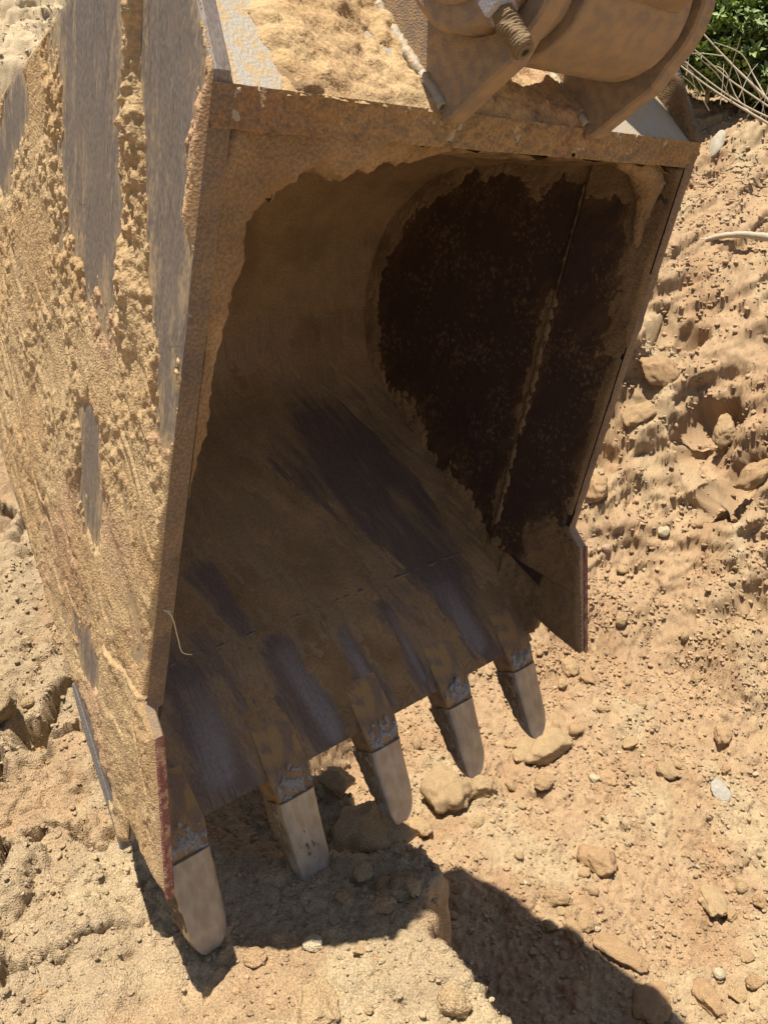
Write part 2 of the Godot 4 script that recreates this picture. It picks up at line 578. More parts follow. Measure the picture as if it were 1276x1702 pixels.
# ---------------------------------------------------------------- stones and clods
func rock(sd: int, cuts: int, rough: float, seg := 16, flat := 1.0, freq := 0.9) -> ArrayMesh:
	var r := RandomNumberGenerator.new()
	r.seed = sd
	var planes := []
	for i in cuts:
		planes.append([Vector3(r.randfn(), r.randfn(), r.randfn()).normalized(), r.randf_range(0.62, 0.92)])
	var n := noise(FastNoiseLite.TYPE_SIMPLEX, sd, freq, 4)
	var squash := Vector3(r.randf_range(0.85, 1.25), r.randf_range(0.7, 0.95) * flat, r.randf_range(0.8, 1.1))
	var rings := []
	var rows := int(seg * 0.5)
	for j in range(1, rows):
		var ring := PackedVector3Array()
		var th := PI * j / rows
		for i in seg:
			var ph := TAU * i / seg
			var p := Vector3(sin(th) * cos(ph), cos(th), sin(th) * sin(ph))
			for q in planes:
				var over: float = p.dot(q[0]) - q[1]
				if over > 0.0:
					p -= q[0] * over * 0.9
			p *= 1.0 + rough * n.get_noise_3dv(p * 1.4)
			ring.append(p * squash)
		rings.append(ring)
	return loft(rings)

var rocks := []

func tint_copy(m: ArrayMesh, c: Color) -> ArrayMesh:
	var arr := m.surface_get_arrays(0)
	var col := PackedColorArray()
	var v: PackedVector3Array = arr[Mesh.ARRAY_VERTEX]
	col.resize(v.size())
	for i in v.size():
		col[i] = c * (1.0 + 0.18 * n_mid.get_noise_3dv(v[i] * 0.25))
	arr[Mesh.ARRAY_COLOR] = col
	var o := ArrayMesh.new()
	o.add_surface_from_arrays(Mesh.PRIMITIVE_TRIANGLES, arr)
	return o

func rand_basis(size: Vector3) -> Basis:
	return Basis.from_euler(Vector3(rng.randf_range(-0.35, 0.35), rng.randf() * TAU, rng.randf_range(-0.35, 0.35))) * Basis.from_scale(size)

func clod(called: String, label: String, category: String, x: float, z: float, r: float, high: float, kind: int, col: Color, group := "", turn := 0.0, stretch := 1.0, sink := 0.35) -> void:
	if trench_share(x, z) > 0.5:
		x *= K
		z *= K
		r *= K
	var o := obj(called, tint_copy(rocks[kind], col), mats.sand, self)
	var at := surface_point(x, z, r < 0.05)
	var b := at.basis * Basis.from_euler(Vector3(0, turn, 0)) * Basis.from_scale(Vector3(r * stretch, r * high, r))
	o.transform = Transform3D(b, at.origin + at.basis.y * r * high * (1.0 - 2.0 * sink) * 0.8)
	tag(o, label, category, group)

func make_stones() -> void:
	for i in 6:
		rocks.append(rock(100 + i, 7, 0.24, 44))           # rounded crumbly clods, fine mesh
	for i in 4:
		rocks.append(rock(200 + i, 12, 0.10, 24))          # angular stones
	for i in 6:
		rocks.append(rock(300 + i, 6, 0.26, 16))            # small lumps
	var tan := Color(0.52, 0.375, 0.21)
	var red := Color(0.50, 0.33, 0.18)
	var pale := Color(0.62, 0.53, 0.36)
	var grey := Color(0.56, 0.52, 0.45)
	var big := [
		["soil_clod", "large oval tan clod lying on the trench floor below the rightmost tooth", "clod", 0.475, -1.881, 0.063, 0.72, 0, tan, 1.15],
		["soil_clod", "tall rounded tan clod standing just right of the middle tooth", "clod", 0.164, -1.725, 0.066, 1.0, 1, tan, 1.0],
		["soil_clod", "squarish tan clod beside the tall rounded clod below the fourth tooth", "clod", 0.269, -1.729, 0.045, 0.8, 2, tan, 1.1],
		["soil_boulder", "big shaded round lump of soil at the block edge under the middle tooth", "boulder", -0.022, -1.325, 0.095, 0.9, 3, tan, 1.0],
		["soil_clod", "half buried smooth reddish clod alone in the middle of the trench floor", "clod", 0.554, -1.497, 0.05, 0.6, 4, red, 1.2],
		["pale_stone", "pale round stone lying near the lower right corner", "stone", 0.763, -1.196, 0.018, 0.8, 6, pale, 1.0],
		["white_stone", "angular whitish stone with a flat face on the right of the trench floor", "stone", 0.922, -1.698, 0.03, 0.6, 7, grey, 1.3],
		["pale_stone", "pale round stone on the lit block top in front of the bucket shadow", "stone", -0.126, -0.969, 0.02, 0.7, 8, pale, 1.0],
		["long_clod", "long flat tan clod at the right edge above a cluster of lumps", "clod", 0.815, -1.391, 0.036, 0.5, 5, tan, 1.7],
		["soil_ridge", "long low ridge of caked soil above the boulder at the bottom right", "clod", 0.545, -1.25, 0.030, 0.5, 0, red, 1.9],
		["soil_clod", "wide clod half in the bucket shadow at the bottom right", "clod", 0.60, -1.135, 0.040, 0.6, 1, red, 1.2],
		["soil_clod", "broad low reddish clod at the bottom right corner", "clod", 0.723, -1.144, 0.036, 0.6, 2, red, 1.4],
		["soil_boulder", "rounded boulder of soil at the left edge beside the bucket", "boulder", -0.89, -1.53, 0.055, 0.85, 3, Color(0.42, 0.31, 0.18), 1.1],
		["soil_clod", "large worn clod half sunk in the block top at the bottom edge", "clod", -0.108, -0.836, 0.04, 0.55, 4, tan, 1.3],
		["soil_clod", "rough clod on the lit corner of the block at the bottom edge", "clod", 0.112, -0.85, 0.026, 0.8, 5, tan, 1.0],
		["soil_clod", "clod with a dark hollow side at the foot of the trench wall beside the bucket", "clod", 0.76, -2.715, 0.045, 0.9, 0, red, 1.0],
		["pale_stone", "small pale stone at the foot of the wall beside the bucket edge", "stone", 0.735, -2.69, 0.016, 0.8, 7, pale, 1.2],
		["white_stone", "flat white stone on the far slope beside the top corner of the bucket", "stone", 1.551, -4.366, 0.04, 0.5, 8, Color(0.66, 0.60, 0.48), 1.8],
		["dark_clod", "shaded round clod in the hollow between the second and third tooth", "clod", -0.12, -1.47, 0.04, 1.0, 1, tan, 0.9],
		["pale_stone", "pale shard lying below the hollow in the trench wall", "stone", 0.96, -2.565, 0.021, 0.8, 9, pale, 1.2],
		["pale_stone", "upright pale pinkish shard right of the side cutter", "stone", 0.769, -2.574, 0.022, 0.9, 6, Color(0.58, 0.42, 0.30), 0.8],
		["pale_stone", "small pale stone beside a clod right of the large oval clod", "stone", 0.592, -1.756, 0.016, 0.9, 9, pale, 1.1],
	]
	var turn := 0.4
	for b in big:
		clod(b[0], b[1], b[2], b[3], b[4], b[5], b[6], b[7], b[8], "", turn, b[9], 0.45 if b[5] > 0.09 else 0.14)
		turn += 1.3
	# loose lumps seen one by one: x, z, radius, height
	var lumps := [
		[0.095, -1.602, 0.028, 0.80], [0.401, -1.854, 0.026, 0.80], [0.384, -1.906, 0.016, 0.80], [0.451, -1.748, 0.024, 0.80], [0.251, -1.620, 0.020, 0.80],
		[0.427, -1.390, 0.028, 0.85], [0.448, -1.332, 0.015, 0.80], [0.484, -1.318, 0.022, 1.00], [0.445, -1.289, 0.023, 0.80], [0.396, -1.313, 0.018, 0.70], [0.432, -1.352, 0.012, 0.80], [0.463, -1.345, 0.014, 0.9],
		[0.980, -1.871, 0.028, 0.80], [0.632, -1.756, 0.024, 0.70], [0.720, -1.866, 0.021, 0.80], [0.797, -1.760, 0.026, 0.70], [0.831, -1.782, 0.015, 0.80], [0.794, -1.155, 0.019, 0.80],
		[-0.229, -0.949, 0.018, 0.80], [-0.038, -0.944, 0.014, 0.80], [-0.562, -0.939, 0.012, 0.80], [-0.593, -0.887, 0.011, 0.80], [-0.838, -1.526, 0.017, 0.80],
		[0.591, -2.165, 0.031, 0.60], [0.638, -2.103, 0.026, 0.80], [0.563, -2.101, 0.017, 1.00], [0.934, -1.402, 0.018, 0.80], [0.846, -1.351, 0.019, 0.80], [0.847, -1.246, 0.015, 0.80], [0.840, -1.173, 0.018, 0.80],
		[0.664, -1.992, 0.015, 0.80], [0.975, -2.099, 0.017, 0.80], [0.002, -1.043, 0.018, 0.80], [-0.045, -1.132, 0.020, 0.70], [-0.003, -1.109, 0.016, 0.80], [-0.077, -1.065, 0.014, 0.80], [0.058, -1.079, 0.016, 0.60],
		[0.772, -2.298, 0.020, 0.80], [0.956, -1.764, 0.017, 0.80]]
	var which := ["lump touching the right side of the shaded boulder", "lump just left of the large oval clod", "small lump behind the left end of the large oval clod", "rounded lump below the large oval clod", "lump directly below the squarish clod",
		"largest lump of the cluster on the trench floor", "small lump on the left of the trench floor cluster", "upright lump on the right of the trench floor cluster", "lump nearest the camera in the trench floor cluster", "lump at the left end of the trench floor cluster", "tiny lump at the top of the trench floor cluster", "tiny lump in the middle of the trench floor cluster",
		"lump high on the right of the trench floor above the whitish stone", "flat lump right of the small pale stone", "lump farther up the trench floor than the small pale stone", "flat lump midway between the oval clod and the whitish stone", "small lump behind the flat one left of the whitish stone", "lump right of the broad low clod at the bottom right",
		"lump on the lit block top in front of the bucket shadow", "lump at the edge of the bucket shadow on the block", "lump on the block below the left end of the bucket", "lump near the bottom left corner of the block", "lump beside the boulder at the left edge",
		"wide flat lump just right of the rightmost tooth tip", "lump in the group of three right of the rightmost tooth", "small lump nearest the rightmost tooth in the group of three", "topmost lump near the right edge above the long flat clod", "lump left of the cluster at the right edge", "small lump at the right edge below the long flat clod", "lump at the right edge above the pale round stone",
		"lone small lump on the slope above the oval clod", "lone lump on the right slope below the wall hollows", "shaded lump on the block between the second tooth and the cliff", "shaded lump behind the second tooth tip on the block", "shaded lump on the block beside the cliff edge", "shaded lump farthest left in the bucket shadow", "flat shaded lump on the very edge of the cliff",
		"lump on the slope right of the side cutter point", "lump on the slope above the whitish stone"]
	for i in lumps.size():
		var l: Array = lumps[i]
		clod("soil_lump", "rounded tan soil " + which[i], "soil lump", l[0], l[1], l[2], l[3], rng.randi_range(0, 5), tan.lerp(red, rng.randf()) * rng.randf_range(0.92, 1.08), "loose soil lumps", rng.randf() * TAU, rng.randf_range(0.9, 1.3), 0.22)
	var made := 0
	while made < 170:
		var x := rng.randf_range(-0.95, 1.35)
		var z := rng.randf_range(-2.9, -0.74)
		var m := trench_share(x, z)
		if m > 0.03 and m < 0.97 or m < 0.5 and rng.randf() < 0.55 or x < -0.15 and z < -1.0 and x > -0.62:
			continue
		if n_low.get_noise_2d(x * 1.5 + 20.0, z * 1.5) < rng.randf_range(-0.5, 0.25):
			continue
		var r := 0.006 + 0.013 * pow(rng.randf(), 2.2)
		clod("soil_lump", "small rounded tan lump of dry soil lying loose on the dug ground", "soil lump", x, z, r, rng.randf_range(0.65, 1.0), rng.randi_range(10, 15), tan.lerp(red, rng.randf()) * rng.randf_range(0.9, 1.1), "loose soil lumps", rng.randf() * TAU, rng.randf_range(0.85, 1.3), 0.25)
		made += 1
	# chunks of soil that stick out of the broken trench wall
	var chunks := [[0.93, -2.92, 0.055, "lowest crumbly soil chunk in the broken wall just right of the bucket edge"], [1.01, -3.03, 0.065, "large crumbly soil chunk in the broken wall right of the bucket edge"], [1.19, -2.79, 0.065, "crumbly soil chunk beside the dark hollow in the wall"], [1.22, -2.56, 0.06, "crumbly soil chunk at the right edge above the pale ledge"]]
	for i in chunks.size():
		var c: Array = chunks[i]
		clod("soil_chunk", c[3], "soil chunk", c[0], c[1], c[2] * 0.8, 0.7, i, tan.lerp(red, rng.randf()), "", i * 2.1, 1.35, 0.5)
	# grit and crumbs that nobody could count
	for kind in 3:
		var mm := MultiMesh.new()
		mm.transform_format = MultiMesh.TRANSFORM_3D
		mm.use_colors = true
		mm.mesh = rock(400 + kind, 6, 0.3, 9)
		var places := []
		var tries := 0
		while places.size() < 20000 and tries < 90000:
			tries += 1
			var near := rng.randf() < 0.62
			var x := rng.randf_range(-1.1, 1.9) if near else rng.randf_range(-2.0, 3.2)
			var z := rng.randf_range(-3.6, -0.6) if near else rng.randf_range(-7.0, -3.2)
			var m := trench_share(x, z)
			if m > 0.05 and m < 0.95:
				continue
			if n_low.get_noise_2d(x * 1.3 - 20.0, z * 1.3) + 0.7 * n_mid.get_noise_2d(x, z) < rng.randf_range(-0.75, 0.45):
				continue
			var r: float = (0.0014 + 0.0052 * pow(rng.randf(), 4.0)) * (1.0 if near else 1.7) * lerpf(1.0, K, m)
			places.append([x, z, r, m])
		mm.instance_count = places.size()
		for i in places.size():
			var p: Array = places[i]
			var at: Transform3D = surface_point(p[0], p[1])
			var y: float = at.origin.y
			mm.set_instance_transform(i, Transform3D(rand_basis(Vector3(p[2] * rng.randf_range(0.8, 1.3), p[2] * rng.randf_range(0.7, 1.0), p[2])), at.origin + at.basis.y * p[2] * 0.3))
			var c: Color = soil_color(p[0], y, p[1], p[3]) * rng.randf_range(0.85, 1.15)
			if rng.randf() < 0.04:
				c = pale * rng.randf_range(0.85, 1.05)
			mm.set_instance_color(i, c)
		var o := MultiMeshInstance3D.new()
		o.name = numbered("soil_crumbs")
		o.multimesh = mm
		o.material_override = mats.sand
		add_child(o, true)
		o.set_meta("kind", "stuff")
		tag(o, "fine crumbs and grit of dry soil scattered over the dug ground", "soil crumbs")

# ---------------------------------------------------------------- the bucket
var prof := PackedVector2Array()      # inner profile (Y, Z) from the lip round the back to the roof
var prof_s := PackedFloat32Array()    # length along it
var prof_n := PackedVector2Array()    # its normals, into the bucket

func xl(y: float, z: float) -> float:
	return TA * -z + TB * (H - y)

func build_profile() -> void:
	var key := PackedVector2Array([Vector2(0, 0), Vector2(0.149, -0.165), Vector2(0.295, -0.384), Vector2(0.453, -0.633), Vector2(0.56, -0.712), Vector2(0.703, -0.742), Vector2(0.866, -0.708), Vector2(1.0, -0.61), Vector2(1.075, -0.48), Vector2(1.115, -0.3), Vector2(1.145, -0.15), Vector2(1.168, -0.02)])
	for i in key.size() - 1:
		var a := key[maxi(i - 1, 0)]
		var d := key[mini(i + 2, key.size() - 1)]
		var steps := 24
		for k in steps:
			var t := float(k) / steps
			if i < 3:
				prof.append(key[i].lerp(key[i + 1], t))
			else:
				prof.append(key[i].cubic_interpolate(key[i + 1], a, d, t))
	prof.append(key[-1])
	var run := 0.0
	for i in prof.size():
		if i:
			run += prof[i].distance_to(prof[i - 1])
		prof_s.append(run)
	for i in prof.size():
		var d := (prof[mini(i + 1, prof.size() - 1)] - prof[maxi(i - 1, 0)]).normalized()
		prof_n.append(Vector2(-d.y, d.x))     # (Y, Z) turned: points into the bucket

func outline_depth(p: Vector2, poly: PackedVector2Array) -> float:   # how far inside the outline, negative outside
	var best := 1e9
	var n := poly.size()
	for i in n:
		var a := poly[i]
		var ab := poly[(i + 1) % n] - a
		var q := clampf((p - a).dot(ab) / ab.length_squared(), 0.0, 1.0)
		best = minf(best, p.distance_squared_to(a + ab * q))
	return sqrt(best) * (1.0 if Geometry2D.is_point_in_polygon(p, poly) else -1.0)

func prof_distance(p: Vector2) -> float:
	var best := 9.0
	for i in range(0, prof.size(), 4):
		best = minf(best, p.distance_squared_to(prof[i]))
	return sqrt(best)

# Dirt as a real layer: base point plus thickness along the normal; where the thickness is negative the steel shows.
func dirt(parent: Node, na: int, nb: int, base: Callable, normal: Callable, thick: Callable, tone: Callable, flip: bool, label := "", mat: Material = null, called := "caked_dirt") -> void:
	var pos := PackedVector3Array()
	var col := PackedColorArray()
	var keep := PackedByteArray()
	pos.resize(na * nb)
	col.resize(na * nb)
	keep.resize(na * nb)
	var k := 0
	for j in nb:
		for i in na:
			var a := float(i) / (na - 1)
			var b := float(j) / (nb - 1)
			var t: float = thick.call(a, b)
			var p: Vector3 = base.call(a, b)
			pos[k] = p + normal.call(a, b) * maxf(t, -0.03)
			col[k] = tone.call(p)
			keep[k] = 1 if t > 0.0 else 0
			k += 1
	var o := obj(called, sheet(na, nb, pos, col, keep, false, flip), mat if mat else mats.mud, parent)
	if label != "":
		o.set_meta("label", label)

func dirt_tone(p: Vector3) -> Color:
	var c := Color(0.60, 0.43, 0.235).lerp(Color(0.55, 0.37, 0.19), smoothstep(-0.2, 0.4, n_low.get_noise_3dv(p * 2.2)))
	c = c.lerp(Color(0.52, 0.32, 0.20), 0.6 * smoothstep(0.1, 0.5, n_low.get_noise_3dv(p * 1.7 + Vector3(9, 0, 0))))
	return c * (1.0 + 0.14 * n_mid.get_noise_3dv(p * 2.0) + 0.1 * n_grit.get_noise_3dv(p * 0.6))

func rim_tone(p: Vector3) -> Color:
	var c := Color(0.30, 0.215, 0.145).lerp(Color(0.22, 0.165, 0.125), smoothstep(-0.1, 0.45, n_low.get_noise_3dv(p * 3.0)))
	return c * (1.0 + 0.16 * n_mid.get_noise_3dv(p * 2.0))

func bar_tone(p: Vector3) -> Color:
	return dirt_tone(p) * Color(0.74, 0.70, 0.66)

func damp_tone(p: Vector3) -> Color:
	var c := Color(0.335, 0.225, 0.122).lerp(Color(0.255, 0.168, 0.088), smoothstep(-0.3, 0.4, n_low.get_noise_3dv(p * 2.5)))
	return c * (1.0 + 0.16 * n_mid.get_noise_3dv(p * 2.0))

func side_outline() -> PackedVector2Array:
	return PackedVector2Array([Vector2(1.222, 0.0), Vector2(0.9, 0.003), Vector2(0.346, 0.0), Vector2(0.03, -0.004), Vector2(0.0, -0.03), Vector2(0.105, -0.19), Vector2(0.17, -0.262), Vector2(0.26, -0.39), Vector2(0.378, -0.56), Vector2(0.451, -0.675), Vector2(0.55, -0.745), Vector2(0.70, -0.785), Vector2(0.88, -0.775), Vector2(1.0, -0.735), Vector2(1.078, -0.673), Vector2(1.13, -0.591), Vector2(1.174, -0.517), Vector2(1.243, -0.409), Vector2(1.32, -0.31), Vector2(1.385, -0.21), Vector2(1.38, -0.14), Vector2(1.33, -0.085), Vector2(1.26, -0.03)])

func cutter_outline() -> PackedVector2Array:
	return PackedVector2Array([Vector2(0.352, -0.01), Vector2(0.308, 0.044), Vector2(0.046, 0.130), Vector2(0.058, 0.05), Vector2(0.078, -0.028), Vector2(0.09, -0.14), Vector2(0.33, -0.14)])

func make_sides() -> void:
	var out := side_outline()
	var cut := cutter_outline()
	var bar := PackedVector2Array([Vector2(1.16, -0.004), Vector2(0.35, -0.006), Vector2(0.16, -0.02), Vector2(0.22, -0.18), Vector2(1.10, -0.187)])
	for side in 2:
		var a := func(y, z): return xl(y, z) if side == 0 else W - xl(y, z) - 0.025
		var b := func(y, z): return xl(y, z) + 0.025 if side == 0 else W - xl(y, z)
		var st := start()
		plate(st, out, a, b, 0.004)
		obj("side_plate", finish(st), mats.steel if side == 0 else mats.dark_steel, bucket)
		st = start()
		var ca := func(y, z): return xl(y, z) - 0.004 if side == 0 else W - xl(y, z) - 0.0275
		var cb := func(y, z): return xl(y, z) + 0.011 if side == 0 else W - xl(y, z) + 0.004
		plate(st, cut, ca, cb, 0.003)
		var c := obj("side_cutter", finish(st), mats.dusty_steel if side == 0 else mats.dusty_steel, bucket)
		c.set_meta("label", "pointed side cutter with a red front edge")
		# the worn red leading edge of the cutter
		st = start()
		var ea := func(y, z): return xl(y, z) - 0.0045 if side == 0 else W - xl(y, z) - 0.012
		var eb := func(y, z): return xl(y, z) + 0.0115 if side == 0 else W - xl(y, z) + 0.0045
		plate(st, PackedVector2Array([Vector2(0.311, 0.046), Vector2(0.042, 0.134), Vector2(0.046, 0.126), Vector2(0.305, 0.041)]), ea, eb, 0.002)
		obj("cutter_edge", finish(st), mats.red_edge, c)
		st = start()
		var ba := func(y, z): return xl(y, z) + 0.026 if side == 0 else W - xl(y, z) - 0.037
		var bb := func(y, z): return xl(y, z) + 0.037 if side == 0 else W - xl(y, z) - 0.026
		plate(st, bar, ba, bb, 0.003)
		obj("edge_bar", finish(st), mats.dark_steel, bucket)
		# the weld along the edge bar, with dirt caught in it
		var pts := PackedVector3Array()
		var rad := PackedFloat32Array()
		for k in 91:
			var y := lerpf(1.085, 0.215, k / 90.0)
			var z := lerpf(-0.189, -0.182, k / 90.0) + 0.003 * n_fine.get_noise_1d(y * 1.5)
			var x := xl(y, z) + 0.029 if side == 0 else W - xl(y, z) - 0.029
			pts.append(Vector3(x, y, z))
			rad.append(0.0075 + 0.004 * n_fine.get_noise_1d(y * 3.0 + 8.0) + (0.003 if y < 0.85 else -0.001))
		obj("weld_bead", tube(pts, rad, 10, 0.5), mats.thread, bucket)

func make_shell() -> void:
	# cutting edge: the thick lip plate in front, a joint, then the wrapped floor, back and roof
	var st := start()
	var x0 := func(_y, _z): return 0.004
	var x1 := func(_y, _z): return W - 0.004
	plate(st, PackedVector2Array([Vector2(0.0, 0.0), Vector2(0.149, -0.165), Vector2(0.178, -0.2085), Vector2(0.150, -0.232), Vector2(0.118, -0.187), Vector2(-0.022, -0.030)]), x0, x1, 0.005)
	obj("cutting_edge", finish(st), mats.floor_steel, bucket)
	var pos := PackedVector3Array()
	var first := 29
	var last := prof.size() - 1
	var ring := []
	for u in [0.012, 0.988]:
		var r := PackedVector3Array()
		for i in range(first, last + 1):
			var p := prof[i]
			r.append(Vector3(0, p.x, p.y))
		for i in range(last, first - 1, -1):
			var p := prof[i] - prof_n[i] * 0.022
			r.append(Vector3(0, p.x, p.y))
		for k in r.size():
			var w := W - 2.0 * xl(r[k].y, r[k].z) - 0.04
			r[k].x = xl(r[k].y, r[k].z) + 0.02 + w * u
		ring.append(r)
	for r in ring:
		pos.append_array(r)
	obj("bucket_shell", sheet(ring[0].size(), 2, pos, PackedColorArray(), PackedByteArray(), true, true), mats.floor_steel, bucket)
	# joint weld across the floor
	var pts := PackedVector3Array()
	var rad := PackedFloat32Array()
	for k in 70:
		var x := lerpf(0.05, W - 0.06, k / 69.0)
		pts.append(Vector3(x, 0.1775 + 0.002 * n_fine.get_noise_1d(x), -0.212))
		rad.append(0.0035 + 0.003 * n_fine.get_noise_1d(x * 2.0 + 3.0))
	obj("floor_weld", tube(pts, rad, 8, 0.4), mats.floor_steel, bucket)
	# wear plate under the heel, bare and polished
	st = start()
	var w0 := func(y, z): return xl(y, z) - 0.002
	var w1 := func(y, z): return W - xl(y, z) + 0.002
	plate(st, PackedVector2Array([Vector2(-0.026, -0.034), Vector2(0.02, -0.045), Vector2(0.125, -0.19), Vector2(0.175, -0.262), Vector2(0.160, -0.277), Vector2(0.128, -0.245), Vector2(0.092, -0.203), Vector2(0.045, -0.135), Vector2(0.0, -0.068)]), w0, w1, 0.004)
	obj("wear_plate", finish(st), mats.bright_steel, bucket)

func make_top() -> void:
	var st := start()
	var a := func(y, z): return xl(y, z) + 0.024
	var b := func(y, z): return W - xl(y, z) - 0.024
	# front bar, then the sloping top plate that rises to the hinge
	plate(st, PackedVector2Array([Vector2(1.172, 0.0), Vector2(1.206, 0.0), Vector2(1.214, -0.012), Vector2(1.345, -0.205), Vector2(1.355, -0.27), Vector2(1.25, -0.43), Vector2(1.12, -0.60), Vector2(1.10, -0.585), Vector2(1.225, -0.42), Vector2(1.32, -0.265), Vector2(1.30, -0.19), Vector2(1.195, -0.04)]), a, b, 0.004)
	obj("top_plate", finish(st), mats.pale_steel, bucket)

func ear_outline() -> PackedVector2Array:
	var p := PackedVector2Array([Vector2(1.195, 0.006), Vector2(1.199, 0.018), Vector2(1.247, 0.062), Vector2(1.283, 0.098)])
	for k in 13:
		var t := lerpf(-0.68, 2.35, k / 12.0)
		p.append(Vector2(1.392, 0.02) + Vector2(sin(t), cos(t)) * 0.119)
	p.append_array(PackedVector2Array([Vector2(1.40, -0.20), Vector2(1.34, -0.235), Vector2(1.30, -0.165)]))
	return p

func lathe(center: Vector3, prof_xr: PackedVector2Array, sides := 48, rough := 0.0) -> ArrayMesh:   # round an axis along X
	var rings := []
	for q in prof_xr:
		var ring := PackedVector3Array()
		for i in sides:
			var t := TAU * i / sides
			var r := q.y
			if rough > 0.0:
				r += rough * n_mid.get_noise_3d(q.x * 3.0, cos(t) * 0.3, sin(t) * 0.3)
			ring.append(center + Vector3(q.x, cos(t) * r, sin(t) * r))
		rings.append(ring)
	return loft(rings)

func make_hinge() -> void:
	var xe := 0.363
	var xr := 0.706
	for x in [xe, xr]:
		var st := start()
		var a := func(_y, _z): return x
		var b := func(_y, _z): return x + 0.036
		plate(st, ear_outline(), a, b, 0.004)
		obj("hinge_ear", finish(st), mats.dusty_steel, bucket)
		var pts := PackedVector3Array()
		var rad := PackedFloat32Array()
		for k in 40:
			var q := k / 39.0
			pts.append(Vector3(x - 0.002, lerpf(1.214, 1.33, q), lerpf(0.004, -0.18, q)))
			rad.append(0.009 + 0.003 * n_fine.get_noise_1d(q * 4.0))
		obj("ear_weld", tube(pts, rad, 8, 0.4), mats.pale_steel, bucket)
	var c := Vector3(xe, 1.392, 0.0205)
	var collar := obj("pin_collar", lathe(c, PackedVector2Array([Vector2(-0.046, 0.03), Vector2(-0.046, 0.082), Vector2(-0.041, 0.090), Vector2(-0.03, 0.0925), Vector2(0.002, 0.0925)]), 56, 0.004), mats.dusty_steel, bucket)
	obj("pin_head", lathe(c, PackedVector2Array([Vector2(-0.058, 0.012), Vector2(-0.057, 0.058), Vector2(-0.05, 0.063), Vector2(-0.04, 0.063)]), 40), mats.dusty_steel, collar)
	# retaining bolt that crosses the collar, its nut bright, its long thread caked
	var dir := Vector3(0.0, -0.62, 0.785)
	var p0 := Vector3(xe - 0.032, 1.392, 0.0205) + dir * 0.072
	var bolt := thing_part("retaining_bolt", bucket)
	var st2 := start()
	hexagon(st2, p0, p0 + dir * 0.026, dir, 0.0235, 0.004)
	obj("nut", finish(st2), mats.bolt, bolt)
	var pts2 := PackedVector3Array()
	var rad2 := PackedFloat32Array()
	for k in 61:
		var q := k / 60.0
		pts2.append(p0 + dir * (0.018 + 0.064 * q))
		rad2.append((0.0145 + (0.0007 if k % 4 < 2 else -0.0004)) * (1.0 if q < 0.9 else 1.0 - 3.0 * (q - 0.9)))
	obj("threaded_shank", tube(pts2, rad2, 18, 0.30), mats.thread, bolt)

func thing_part(called: String, parent: Node) -> Node3D:
	var o := Node3D.new()
	o.name = called
	parent.add_child(o, true)
	return o

func hexagon(st: SurfaceTool, a: Vector3, b: Vector3, dir: Vector3, r: float, chamfer: float) -> void:
	var s := dir.cross(Vector3(1, 0, 0)).normalized()
	var t := s.cross(dir)
	var rows := [[a, r], [b - dir * chamfer, r], [b, r - chamfer]]
	for k in 6:
		var d0 := s * cos(TAU * k / 6.0) + t * sin(TAU * k / 6.0)
		var d1 := s * cos(TAU * (k + 1) / 6.0) + t * sin(TAU * (k + 1) / 6.0)
		var o := d0 + d1
		for q in 2:
			var p0: Vector3 = rows[q][0] + d0 * rows[q][1]
			var p1: Vector3 = rows[q][0] + d1 * rows[q][1]
			var p2: Vector3 = rows[q + 1][0] + d1 * rows[q + 1][1]
			var p3: Vector3 = rows[q + 1][0] + d0 * rows[q + 1][1]
			tri(st, p0, p1, p2, o)
			tri(st, p0, p2, p3, o)
		tri(st, b, b + d0 * (r - chamfer), b + d1 * (r - chamfer), dir)
		tri(st, a, a + d0 * r, a + d1 * r, -dir)

# A rounded box section: half width w, top and bottom heights along up.
func section(c: Vector3, across: Vector3, up: Vector3, w: float, top: float, bottom: float, e := 5.0, n := 32) -> PackedVector3Array:
	var ring := PackedVector3Array()
	for i in n:
		var a := TAU * i / n
		var x := signf(cos(a)) * pow(absf(cos(a)), 2.0 / e)
		var y := signf(sin(a)) * pow(absf(sin(a)), 2.0 / e)
		ring.append(c + across * (x * w) + up * (y * (top if y > 0.0 else bottom)))
	return ring

